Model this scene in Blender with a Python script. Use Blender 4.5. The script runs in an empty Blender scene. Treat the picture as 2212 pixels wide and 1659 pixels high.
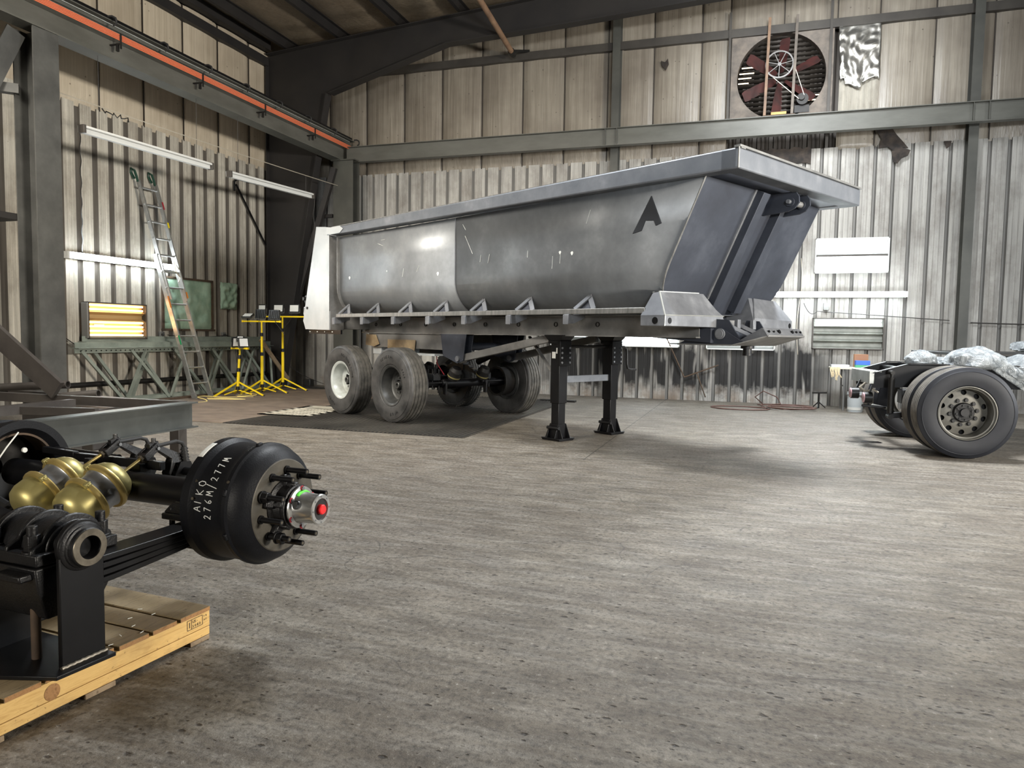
import bpy, bmesh, math, random
from mathutils import Vector, Matrix, noise as mnoise
PI = math.pi
R = math.radians
random.seed(7)
sc = bpy.context.scene
col = sc.collection
# ------------------------------------------------------------------ camera, world, exposure, lights
cam_d = bpy.data.cameras.new('camera')
cam = bpy.data.objects.new('camera', cam_d)
col.objects.link(cam)
cam_d.sensor_fit = 'HORIZONTAL'; cam_d.sensor_width = 36.0
cam_d.lens = 36.0 * 1576.3 / 2212.0
cam_d.clip_start = 0.05; cam_d.clip_end = 100
_y, _p, _r = R(17.92), R(3.84), R(0.897)
_f = Vector((-math.sin(_y)*math.cos(_p), math.cos(_y)*math.cos(_p), -math.sin(_p)))
_x = Vector((math.cos(_y), math.sin(_y), 0)); _u = _x.cross(_f)
_x2 = _x*math.cos(_r) + _u*math.sin(_r); _u2 = -_x*math.sin(_r) + _u*math.cos(_r)
cam.matrix_world = Matrix(((_x2.x, _u2.x, -_f.x, 0), (_x2.y, _u2.y, -_f.y, 0), (_x2.z, _u2.z, -_f.z, 1.30), (0, 0, 0, 1)))
sc.camera = cam
vs = sc.view_settings
vs.view_transform = 'Standard'; vs.look = 'None'; vs.gamma = 1.0; vs.use_curve_mapping = False
vs.exposure = 0.75
w = bpy.data.worlds.new('world'); sc.world = w; w.use_nodes = True
w.node_tree.nodes['Background'].inputs[0].default_value = (0.75, 0.8, 0.9, 1)
w.node_tree.nodes['Background'].inputs[1].default_value = 0.25
sc.cycles.max_bounces = 6; sc.cycles.diffuse_bounces = 4; sc.cycles.glossy_bounces = 3
sc.cycles.transmission_bounces = 6; sc.cycles.transparent_max_bounces = 8
sc.cycles.sample_clamp_indirect = 4.0; sc.cycles.sample_clamp_direct = 0
sc.cycles.caustics_reflective = False; sc.cycles.caustics_refractive = False

def area(name, loc, target, sx, sy, power, color, spread=180):
    d = bpy.data.lights.new(name, 'AREA'); d.shape = 'RECTANGLE'; d.size = sx; d.size_y = sy
    d.energy = power; d.color = color; d.spread = R(spread)
    o = bpy.data.objects.new(name, d); col.objects.link(o); o.location = loc
    o.rotation_euler = (Vector(target) - Vector(loc)).to_track_quat('-Z', 'Y').to_euler()
    return o
COOL = (0.93, 0.97, 1.0); WARM = (1.0, 0.93, 0.82)
# strip lights on the walls the photograph does not show, and unseen fill lights added overhead and at upper left
area('lamp_right_wall', (8.6, 3.0, 2.8), (-10, 9.5, 4.2), 2.4, 1.0, 420, WARM, 100)
area('lamp_right_wall', (8.6, 8.5, 2.8), (-4, 10, 2.0), 2.4, 1.0, 180, COOL, 130)
area('lamp_rear_wall', (3.5, -5.4, 3.2), (0.6, 15, 6.6), 2.4, 1.3, 130, COOL, 60)
area('fill_left_high', (-6.8, 2.6, 6.4), (-6.2, 10.2, 1.2), 3.4, 2.4, 190, WARM, 75)  # added fill that brightens the tub side and tail, no fixture there
area('lamp_rear_wall', (-3.0, -5.6, 2.4), (-2.0, 8, 1.0), 2.4, 1.0, 60, WARM, 90)
area('fill_overhead', (1.4, 10.6, 7.0), (0.9, 10.2, 0), 1.2, 1.2, 400, COOL, 120)  # added fill that brightens the floor by the trailer nose
area('fill_overhead', (-2.2, 7.0, 6.8), (-2.0, 6.8, 0), 1.2, 1.2, 230, COOL, 130)  # added fill for the middle of the floor
area('fill_overhead', (0.6, 9.6, 7.1), (1.2, 15.6, 5.4), 1.2, 1.2, 55, COOL, 75)  # added fill aimed at the upper back wall insulation

# ------------------------------------------------------------------ materials
MATS = {}
def rgb(c):  # sRGB 0..255 -> linear
    return tuple(((v/255.0)/12.92 if v/255.0 <= 0.04045 else ((v/255.0+0.055)/1.055)**2.4) for v in c) + (1.0,)
class N:
    """small helper round one material's node tree"""
    def __init__(s, name):
        s.m = bpy.data.materials.new(name); s.m.use_nodes = True
        s.t = s.m.node_tree; s.b = s.t.nodes['Principled BSDF']; s.tc = s.t.nodes.new('ShaderNodeTexCoord')
    def new(s, kind, **kw):
        n = s.t.nodes.new(kind)
        for k, v in kw.items(): setattr(n, k, v)
        return n
    def link(s, a, b): s.t.links.new(a, b)
    def map(s, scale=(1, 1, 1), rot=(0, 0, 0), src=None):
        n = s.new('ShaderNodeMapping'); n.inputs['Scale'].default_value = scale; n.inputs['Rotation'].default_value = rot
        s.link(src or s.tc.outputs['Object'], n.inputs['Vector']); return n.outputs[0]
    def noise(s, scale, detail=4, rough=0.6, vec=None, dist=0.0):
        n = s.new('ShaderNodeTexNoise'); n.inputs['Scale'].default_value = scale; n.inputs['Detail'].default_value = detail
        n.inputs['Roughness'].default_value = rough; n.inputs['Distortion'].default_value = dist
        s.link(vec or s.tc.outputs['Object'], n.inputs['Vector']); return n.outputs['Fac']
    def ramp(s, fac, stops, interp='LINEAR'):
        n = s.new('ShaderNodeValToRGB'); n.color_ramp.interpolation = interp
        e = n.color_ramp.elements
        while len(e) < len(stops): e.new(0.5)
        for i, (p, c) in enumerate(stops):
            e[i].position = p; e[i].color = c if len(c) == 4 else tuple(c) + (1,)
        s.link(fac, n.inputs[0]); return n.outputs[0]
    def mix(s, fac, a, b, blend='MIX'):
        n = s.new('ShaderNodeMix', data_type='RGBA', blend_type=blend)
        for sock, v in ((n.inputs[0], fac), (n.inputs[6], a), (n.inputs[7], b)):
            if isinstance(v, (int, float, tuple)): sock.default_value = v
            else: s.link(v, sock)
        return n.outputs[2]
    def math(s, op, a, b=0.0, c=None):
        n = s.new('ShaderNodeMath', operation=op)
        for i, v in enumerate((a, b) if c is None else (a, b, c)):
            if isinstance(v, (int, float)): n.inputs[i].default_value = v
            else: s.link(v, n.inputs[i])
        return n.outputs[0]
    def sep(s, vec=None):
        n = s.new('ShaderNodeSeparateXYZ'); s.link(vec or s.tc.outputs['Object'], n.inputs[0]); return n.outputs
    def bump(s, h, strength=0.3, dist=0.01):
        n = s.new('ShaderNodeBump'); n.inputs['Strength'].default_value = strength; n.inputs['Distance'].default_value = dist
        s.link(h, n.inputs['Height']); s.link(n.outputs[0], s.b.inputs['Normal']); return n
    def set(s, **kw):
        for k, v in kw.items():
            k = {'base': 'Base Color', 'rough': 'Roughness', 'metal': 'Metallic', 'spec': 'Specular IOR Level', 'coat': 'Coat Weight', 'trans': 'Transmission Weight'}.get(k, k)
            if isinstance(v, (int, float, tuple)): s.b.inputs[k].default_value = v
            else: s.link(v, s.b.inputs[k])
        return s.m
W_, K_ = (1, 1, 1, 1), (0, 0, 0, 1)
def plain(name, c, rough=0.5, metal=0.0, c2=None, scale=6.0, stretch=(1, 1, 1), lo=0.35, hi=0.7, bump=0.0, bscale=60, spec=None, rvar=0.0, coat=0.0):
    n = N(name)
    if c2:
        f = n.noise(scale, 5, 0.6, n.map(stretch)); base = n.ramp(f, [(lo, rgb(c)), (hi, rgb(c2))]); n.set(base=base)
        if rvar:
            r = n.new('ShaderNodeMapRange'); n.link(f, r.inputs[0]); r.inputs[1].default_value = lo; r.inputs[2].default_value = hi
            r.inputs[3].default_value = rough - rvar; r.inputs[4].default_value = rough + rvar; n.set(rough=r.outputs[0])
        else: n.set(rough=rough)
    else: n.set(base=rgb(c), rough=rough)
    n.set(metal=metal, coat=coat)
    if spec is not None: n.set(spec=spec)
    if bump: n.bump(n.noise(bscale, 4, 0.6), bump, 0.004)
    MATS[name] = n.m
    return n.m
def emit(name, c, strength):
    n = N(name); n.set(base=rgb(c), rough=0.4); n.b.inputs['Emission Color'].default_value = rgb(c); n.b.inputs['Emission Strength'].default_value = strength
    MATS[name] = n.m; return n.m

def floor_material():
    n = N('shop_concrete')
    big = n.noise(0.55, 5, 0.65); mid = n.noise(2.6, 6, 0.7, n.map((1, 1.6, 1))); fine = n.noise(34, 5, 0.75); stre = n.noise(6.0, 5, 0.7, n.map((0.35, 2.2, 1), (0, 0, R(12))))
    c = n.ramp(mid, [(0.32, rgb((72, 65, 56))), (0.5, rgb((98, 91, 80))), (0.68, rgb((126, 119, 107)))])
    c = n.mix(n.ramp(big, [(0.38, K_), (0.62, W_)]), c, n.mix(0.5, c, rgb((92, 83, 74))))
    c = n.mix(n.ramp(stre, [(0.45, (0, 0, 0, 1)), (0.75, (0.55, 0.55, 0.55, 1))]), c, rgb((150, 147, 140)))
    c = n.mix(n.ramp(fine, [(0.34, (0.8, 0.8, 0.8, 1)), (0.52, (0, 0, 0, 1))]), c, rgb((50, 45, 39)))
    c = n.mix(n.ramp(fine, [(0.60, (0, 0, 0, 1)), (0.74, (0.75, 0.75, 0.75, 1))]), c, rgb((176, 174, 166)))
    v = n.new('ShaderNodeTexVoronoi'); v.inputs['Scale'].default_value = 7.5; n.link(n.map((1, 2.0, 1), (0, 0, 0.2)), v.inputs['Vector'])
    v.inputs['Randomness'].default_value = 1.0
    wob = n.noise(26, 3, 0.6); dd = n.math('ADD', v.outputs['Distance'], n.math('MULTIPLY', wob, 0.25))
    sel = n.math('GREATER_THAN', n.sep(v.outputs['Color'])[0], 0.45)
    pit = n.math('MULTIPLY', n.ramp(dd, [(0.19, W_), (0.27, K_)]), sel)
    v2 = n.new('ShaderNodeTexVoronoi'); v2.inputs['Scale'].default_value = 17.0; n.link(n.map((1, 1.8, 1), (0, 0, -0.3)), v2.inputs['Vector'])
    pit2 = n.math('MULTIPLY', n.ramp(n.math('ADD', v2.outputs['Distance'], n.math('MULTIPLY', n.noise(50, 3, 0.6), 0.3)), [(0.22, W_), (0.31, K_)]), n.math('GREATER_THAN', n.sep(v2.outputs['Color'])[1], 0.35))
    pits = n.math('MAXIMUM', n.math('MULTIPLY', pit, 0.9), n.math('MULTIPLY', pit2, 0.8))
    c = n.mix(pits, c, rgb((42, 36, 31)))
    v3 = n.new('ShaderNodeTexVoronoi'); v3.feature = 'DISTANCE_TO_EDGE'; v3.inputs['Scale'].default_value = 0.8
    mm = n.new('ShaderNodeVectorMath', operation='ADD'); n.link(n.map((1, 1, 1), (0, 0, 0.5)), mm.inputs[0])
    nv = n.new('ShaderNodeTexNoise'); nv.inputs['Scale'].default_value = 1.5; n.link(n.tc.outputs['Object'], nv.inputs['Vector']); n.link(nv.outputs['Color'], mm.inputs[1]); n.link(mm.outputs[0], v3.inputs['Vector'])
    crack = n.math('MULTIPLY', n.ramp(v3.outputs['Distance'], [(0.0015, W_), (0.006, K_)]), n.ramp(n.noise(0.9, 2, 0.5), [(0.5, K_), (0.56, W_)]))
    c = n.mix(n.math('MULTIPLY', crack, 0.6), c, rgb((48, 44, 40)))
    # poured-slab joints
    xyz = n.sep()
    def line(sock, at, wdt):
        d = n.math('ABSOLUTE', n.math('SUBTRACT', sock, at)); return n.math('LESS_THAN', n.math('ADD', d, n.math('MULTIPLY', n.noise(14, 2, 0.6), 0.006)), wdt)
    j = n.math('MAXIMUM', line(xyz[1], 7.47, 0.009), n.math('MULTIPLY', line(xyz[0], -1.617, 0.010), n.math('GREATER_THAN', xyz[1], 7.47)))
    c = n.mix(n.math('MULTIPLY', j, 0.8), c, rgb((48, 44, 40)))
    n.set(base=c, rough=n.ramp(big, [(0.3, (0.5, 0.5, 0.5, 1)), (0.7, (0.68, 0.68, 0.68, 1))]), spec=0.38)
    h = n.math('SUBTRACT', n.math('ADD', n.math('MULTIPLY', fine, 0.55), n.math('MULTIPLY', mid, 0.5)), n.math('MULTIPLY', pits, 0.55))
    n.bump(h, 0.8, 0.014)
    MATS['floor'] = n.m
floor_material()

def wall_sheet_material(name, a, b, stain, axis):
    """galvanised wall sheet: vertical streaks, grime, and black overspray near the floor"""
    n = N(name)
    st = n.noise(1.0, 5, 0.7, n.map((14, 14, 0.5))); gr = n.noise(1.6, 5, 0.7, n.map((1, 1, 0.6))); sp = n.noise(40, 3, 0.7)
    c = n.ramp(st, [(0.3, rgb(a)), (0.72, rgb(b))])
    c = n.mix(n.ramp(gr, [(0.45, K_), (0.78, (0.75, 0.75, 0.75, 1))]), c, rgb(stain))
    c = n.mix(n.ramp(sp, [(0.64, K_), (0.7, (0.6, 0.6, 0.6, 1))]), c, rgb(stain))
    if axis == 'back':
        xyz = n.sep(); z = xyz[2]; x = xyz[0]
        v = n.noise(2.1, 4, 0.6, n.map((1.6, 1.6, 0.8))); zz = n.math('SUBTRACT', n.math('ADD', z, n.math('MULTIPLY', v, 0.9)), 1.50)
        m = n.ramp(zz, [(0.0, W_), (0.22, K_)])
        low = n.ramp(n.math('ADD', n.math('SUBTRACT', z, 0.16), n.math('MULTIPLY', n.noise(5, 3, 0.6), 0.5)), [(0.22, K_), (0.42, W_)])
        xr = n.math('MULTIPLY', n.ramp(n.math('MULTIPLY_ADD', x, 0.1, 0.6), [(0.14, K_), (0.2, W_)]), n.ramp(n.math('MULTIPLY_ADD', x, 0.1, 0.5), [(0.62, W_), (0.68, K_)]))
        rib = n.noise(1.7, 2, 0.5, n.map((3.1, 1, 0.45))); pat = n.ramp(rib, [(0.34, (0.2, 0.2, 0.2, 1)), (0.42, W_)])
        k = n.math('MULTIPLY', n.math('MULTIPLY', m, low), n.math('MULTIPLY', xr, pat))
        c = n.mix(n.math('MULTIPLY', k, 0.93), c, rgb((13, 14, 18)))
        rust = n.math('MULTIPLY', n.ramp(z, [(0.0, W_), (0.35, K_)]), n.ramp(n.noise(2.2, 4, 0.6), [(0.48, K_), (0.6, W_)]))
        c = n.mix(n.math('MULTIPLY', rust, 0.6), c, rgb((112, 88, 64)))
    n.set(base=c, rough=0.55, metal=0.12, spec=0.2)
    n.bump(n.noise(1.0, 4, 0.6, n.map((22, 22, 1.0))), 0.25, 0.006)
    MATS[name] = n.m
wall_sheet_material('sheet_back', (146, 144, 140), (190, 188, 182), (96, 88, 80), 'back')
wall_sheet_material('sheet_left', (164, 159, 148), (206, 201, 189), (110, 100, 88), 'left')
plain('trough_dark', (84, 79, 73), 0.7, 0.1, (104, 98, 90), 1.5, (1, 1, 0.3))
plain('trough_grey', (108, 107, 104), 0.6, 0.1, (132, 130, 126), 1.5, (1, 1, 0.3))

def insulation_material(name, a, b, dark):
    n = N(name)
    st = n.noise(1.0, 6, 0.75, n.map((12, 12, 0.35))); gr = n.noise(0.7, 4, 0.6)
    c = n.ramp(st, [(0.3, rgb(a)), (0.75, rgb(b))]); c = n.mix(n.ramp(gr, [(0.4, K_), (0.75, (0.7, 0.7, 0.7, 1))]), c, rgb(dark))
    sp = n.new('ShaderNodeTexVoronoi'); sp.inputs['Scale'].default_value = 5.0; n.link(n.tc.outputs['Object'], sp.inputs['Vector'])
    c = n.mix(n.math('MULTIPLY', n.ramp(sp.outputs['Distance'], [(0.05, W_), (0.085, K_)]), 0.6), c, rgb((58, 48, 42)))
    n.set(base=c, rough=0.36, spec=0.55)
    n.bump(n.noise(1.0, 4, 0.6, n.map((16, 16, 0.5))), 0.5, 0.02)
    MATS[name] = n.m
insulation_material('insulation', (118, 110, 98), (166, 158, 144), (94, 84, 74))
insulation_material('insulation_left', (176, 164, 144), (210, 198, 178), (146, 132, 114))
insulation_material('roof_insulation', (112, 100, 84), (140, 128, 110), (92, 80, 68))

def body_steel(name, a, b, c3, patch, rough, metal=0.3):
    """bare dark plate with smoky mill-scale patches"""
    n = N(name)
    p = n.noise(patch, 5, 0.62); q = n.noise(patch*0.35, 3, 0.5); sc_ = n.noise(1.0, 4, 0.7, n.map((60, 60, 3), (0, 0.2, 0.1)))
    c = n.ramp(p, [(0.3, rgb(a)), (0.55, rgb(b)), (0.75, rgb(c3))]); c = n.mix(n.ramp(q, [(0.4, K_), (0.6, (0.5, 0.5, 0.5, 1))]), c, rgb(a))
    c = n.mix(n.math('MULTIPLY', n.ramp(sc_, [(0.7, K_), (0.76, W_)]), n.ramp(n.noise(1.7, 2, 0.5), [(0.52, K_), (0.6, (0.35, 0.35, 0.35, 1))])), c, rgb((170, 172, 172)))
    n.set(base=c, metal=metal, rough=n.ramp(p, [(0.3, (rough+0.05,)*3 + (1,)), (0.7, (rough-0.05,)*3 + (1,))]))
    n.bump(n.noise(45, 4, 0.6), 0.08, 0.003)
    MATS[name] = n.m
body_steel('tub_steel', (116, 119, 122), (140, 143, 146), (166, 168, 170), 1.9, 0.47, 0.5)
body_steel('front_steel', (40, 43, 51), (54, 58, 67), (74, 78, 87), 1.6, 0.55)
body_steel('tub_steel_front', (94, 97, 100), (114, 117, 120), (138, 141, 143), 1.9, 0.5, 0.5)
body_steel('rim_steel', (94, 98, 104), (114, 117, 122), (140, 142, 146), 3.5, 0.5)
body_steel('light_steel', (168, 172, 174), (190, 193, 194), (206, 206, 202), 1.6, 0.5)
body_steel('chassis_steel', (88, 88, 87), (124, 123, 121), (164, 162, 158), 2.2, 0.5)
body_steel('bracket_steel', (92, 94, 98), (118, 120, 124), (152, 154, 157), 4.0, 0.5)
body_steel('raw_plate', (110, 96, 78), (150, 132, 104), (176, 160, 132), 3.0, 0.5)

plain('rail_steel', (112, 112, 110), 0.42, 0.5, (150, 149, 146), 4, (6, 1, 1))
plain('struct_paint', (66, 66, 62), 0.5, 0.1, (84, 84, 78), 1.5, (1, 1, 1), bump=0.1)
plain('struct_dark', (32, 30, 30), 0.6, 0.0, (42, 39, 37), 1.5)
plain('struct_beam', (82, 82, 76), 0.48, 0.1, (100, 100, 94), 1.2, (1, 1, 3), bump=0.1)
plain('column_dusty', (62, 62, 60), 0.55, 0.1, (88, 88, 85), 2.4, (1, 1, 1), 0.35, 0.75, bump=0.15, bscale=30)
plain('girt', (60, 56, 52), 0.55, 0.1, (76, 72, 66), 2)
plain('orange_bar', (236, 124, 84), 0.45, 0.0)
plain('orange_bar_worn', (205, 92, 62), 0.5, 0.0)
plain('black_rubber', (20, 20, 21), 0.6)
plain('tire_side', (40, 40, 40), 0.55, 0.0, (72, 71, 70), 5, (1, 1, 1), bump=0.15, bscale=80, spec=0.4)
plain('tire_tread', (52, 51, 48), 0.75, 0.0, (84, 81, 76), 9, (1, 1, 1), bump=0.5, bscale=70, spec=0.3)
plain('tire_letter', (16, 16, 16), 0.5)
plain('truck_tire', (22, 24, 30), 0.6, 0.0, (32, 34, 41), 4, spec=0.4)
plain('truck_tread', (88, 84, 78), 0.8, 0.0, (116, 111, 103), 9, bump=0.4, bscale=80)
plain('rim_white', (188, 194, 192), 0.35, 0.2, (150, 152, 146), 5)
plain('rim_dark', (54, 55, 55), 0.45, 0.4, (80, 80, 78), 5)
plain('rim_grey', (84, 83, 78), 0.5, 0.3, (110, 108, 102), 4)
plain('black_paint', (9, 9, 11), 0.38, 0.0, (17, 17, 19), 5, spec=0.3, bump=0.05)
plain('black_cast', (12, 12, 14), 0.4, 0.1, (24, 24, 26), 9, bump=0.35, bscale=120, spec=0.55)
plain('drum_black', (16, 17, 20), 0.46, 0.1, (24, 25, 29), 5, bump=0.2, bscale=160, spec=0.2)
plain('drum_face', (62, 59, 52), 0.55, 0.3, (84, 80, 72), 12, bump=0.1)
plain('dark_iron', (22, 21, 21), 0.5, 0.3, (38, 36, 33), 7, bump=0.2)
plain('machined', (92, 86, 76), 0.4, 0.8, (140, 132, 118), 12)
plain('aluminium', (196, 198, 198), 0.28, 0.9, (220, 220, 218), 10)
plain('alu_cast', (150, 154, 160), 0.36, 0.85, (188, 190, 194), 8, bump=0.1)
plain('gold_zinc', (188, 176, 118), 0.4, 0.65, (162, 152, 98), 4, lo=0.3, hi=0.75, rvar=0.06)
plain('gold_zinc_ring', (200, 176, 110), 0.38, 0.7, (182, 164, 106), 6)
plain('red_plastic', (226, 40, 44), 0.4)
plain('green_paint', (90, 220, 60), 0.5)
plain('white_paint', (232, 234, 232), 0.6)
plain('black_plastic', (14, 14, 15), 0.4)
plain('ladder_alu', (176, 178, 178), 0.34, 0.85, (200, 200, 198), 10)
plain('yellow_paint', (238, 206, 22), 0.38, 0.0)
plain('yellow_cord', (226, 206, 128), 0.5)
plain('joist_green', (120, 129, 121), 0.5, 0.1, (152, 160, 150), 3, bump=0.1)
plain('foam_green', (138, 168, 146), 0.75, 0.0, (176, 200, 178), 4, bump=1.0, bscale=14)
plain('box_grey', (120, 120, 118), 0.5, 0.2)
plain('dirt_brown', (88, 76, 66), 0.8, 0.0, (116, 102, 88), 2.5, (1, 1.5, 1), bump=0.5, bscale=25)
plain('mat_rib', (44, 41, 37), 0.6, 0.2, (68, 64, 58), 1.2, (1, 0.6, 1), 0.4, 0.65, bump=0.2)
plain('mat_base', (22, 20, 18), 0.8)
plain('grate_light', (160, 155, 140), 0.7, 0.1, (186, 182, 168), 5)
plain('foil', (188, 186, 180), 0.25, 0.9, (220, 218, 210), 6, bump=1.0, bscale=9)
plain('fan_red', (84, 44, 41), 0.6, 0.0, (56, 38, 36), 5)
plain('fan_frame', (92, 86, 80), 0.6, 0.3, (124, 114, 104), 5, bump=0.2)
plain('pulley', (112, 110, 108), 0.45, 0.5)
plain('louver', (50, 45, 40), 0.5, 0.5)
plain('torn_black', (30, 26, 24), 0.8, 0.0, (70, 60, 52), 7, bump=0.8, bscale=20)
plain('fixture_white', (214, 216, 214), 0.4)
plain('fixture_frame', (78, 74, 70), 0.5, 0.3)
plain('reflector_dim', (112, 114, 108), 0.4, 0.2, (140, 142, 134), 4)  # darker copy of the reflector, standing in for missing tube light
plain('seam_dark', (52, 46, 40), 0.7)
plain('reflector', (168, 172, 170), 0.35, 0.5)
plain('reflector_warm', (214, 176, 120), 0.4, 0.3)
plain('label_white', (214, 214, 208), 0.5)
plain('label_orange', (214, 130, 50), 0.5)
plain('label_green', (20, 150, 90), 0.5)
plain('dark_green', (18, 58, 44), 0.5)
plain('label_yellow', (240, 214, 20), 0.5)
plain('label_red', (150, 40, 50), 0.5)
plain('lens_red', (196, 158, 162), 0.25, 0.0, coat=0.4)
plain('chrome', (200, 205, 212), 0.15, 1.0)
plain('zinc_light', (176, 178, 174), 0.35, 0.6, (206, 208, 204), 5)
plain('bucket_clear', (190, 196, 198), 0.35, 0.0)
plain('cardboard', (150, 108, 78), 0.7)
plain('box_blue', (50, 96, 190), 0.5)
plain('box_green', (70, 150, 110), 0.5)
plain('table_top', (210, 206, 190), 0.5)
plain('paper_tan', (214, 196, 160), 0.7)
plain('hose_brown', (92, 66, 58), 0.5)
plain('wire_light', (196, 188, 172), 0.4, 0.4)
plain('wire_dark', (60, 58, 56), 0.5)
plain('rust', (72, 60, 50), 0.75, 0.2, (96, 78, 62), 8, bump=0.3)
plain('emblem_steel', (46, 48, 52), 0.55, 0.1)
plain('bench_steel', (58, 60, 58), 0.42, 0.2, (76, 78, 75), 2.5, (1, 1, 1), bump=0.06)
plain('angle_steel', (50, 46, 44), 0.5, 0.2, (68, 64, 60), 3, bump=0.1)
plain('pole_tan', (110, 86, 68), 0.55, 0.0, (146, 116, 90), 4)
plain('led_face', (226, 228, 226), 0.3)
plain('spark_white', (220, 222, 216), 0.5)
plain('gloss_black_tape', (14, 14, 16), 0.2)
plain('stamp_ink', (28, 26, 30), 0.6)
emit('tube_white', (240, 250, 255), 46)
emit('tube_box', (240, 250, 255), 9)
emit('tube_warm', (255, 214, 160), 4)
emit('daylight_slit', (255, 236, 205), 0.7)

def wood_material(name, a, b, axis_scale):
    n = N(name); wv = n.noise(1.0, 6, 0.65, n.map(axis_scale), 1.2)
    c = n.ramp(wv, [(0.32, rgb(a)), (0.5, rgb(b)), (0.7, rgb(a))]); c = n.mix(n.ramp(n.noise(3.5, 4, 0.6), [(0.5, K_), (0.75, (0.5, 0.5, 0.5, 1))]), c, rgb((120, 98, 70)))
    c = n.mix(n.math('MULTIPLY', n.ramp(n.noise(60, 2, 0.5), [(0.68, K_), (0.72, W_)]), 0.5), c, rgb((70, 52, 40)))
    n.set(base=c, rough=0.6, spec=0.3); n.bump(wv, 0.2, 0.003); MATS[name] = n.m
wood_material('pallet_deck', (112, 98, 76), (140, 124, 96), (55, 5, 30))
wood_material('pallet_side', (190, 152, 92), (214, 178, 114), (30, 5, 60))
wood_material('wood_end', (128, 92, 58), (160, 120, 78), (40, 40, 40))
wood_material('wood_dirty', (116, 100, 82), (148, 130, 106), (40, 6, 10))

def plastic_film():
    n = N('plastic_film')
    f = n.noise(7, 5, 0.7, None, 1.5)
    n.set(base=n.ramp(f, [(0.35, rgb((150, 158, 164))), (0.65, rgb((224, 230, 232)))]), rough=0.16, spec=0.7, trans=0.45)
    n.b.inputs['Alpha'].default_value = 0.86
    n.bump(f, 1.0, 0.05); MATS['plastic_film'] = n.m
plastic_film()

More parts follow.
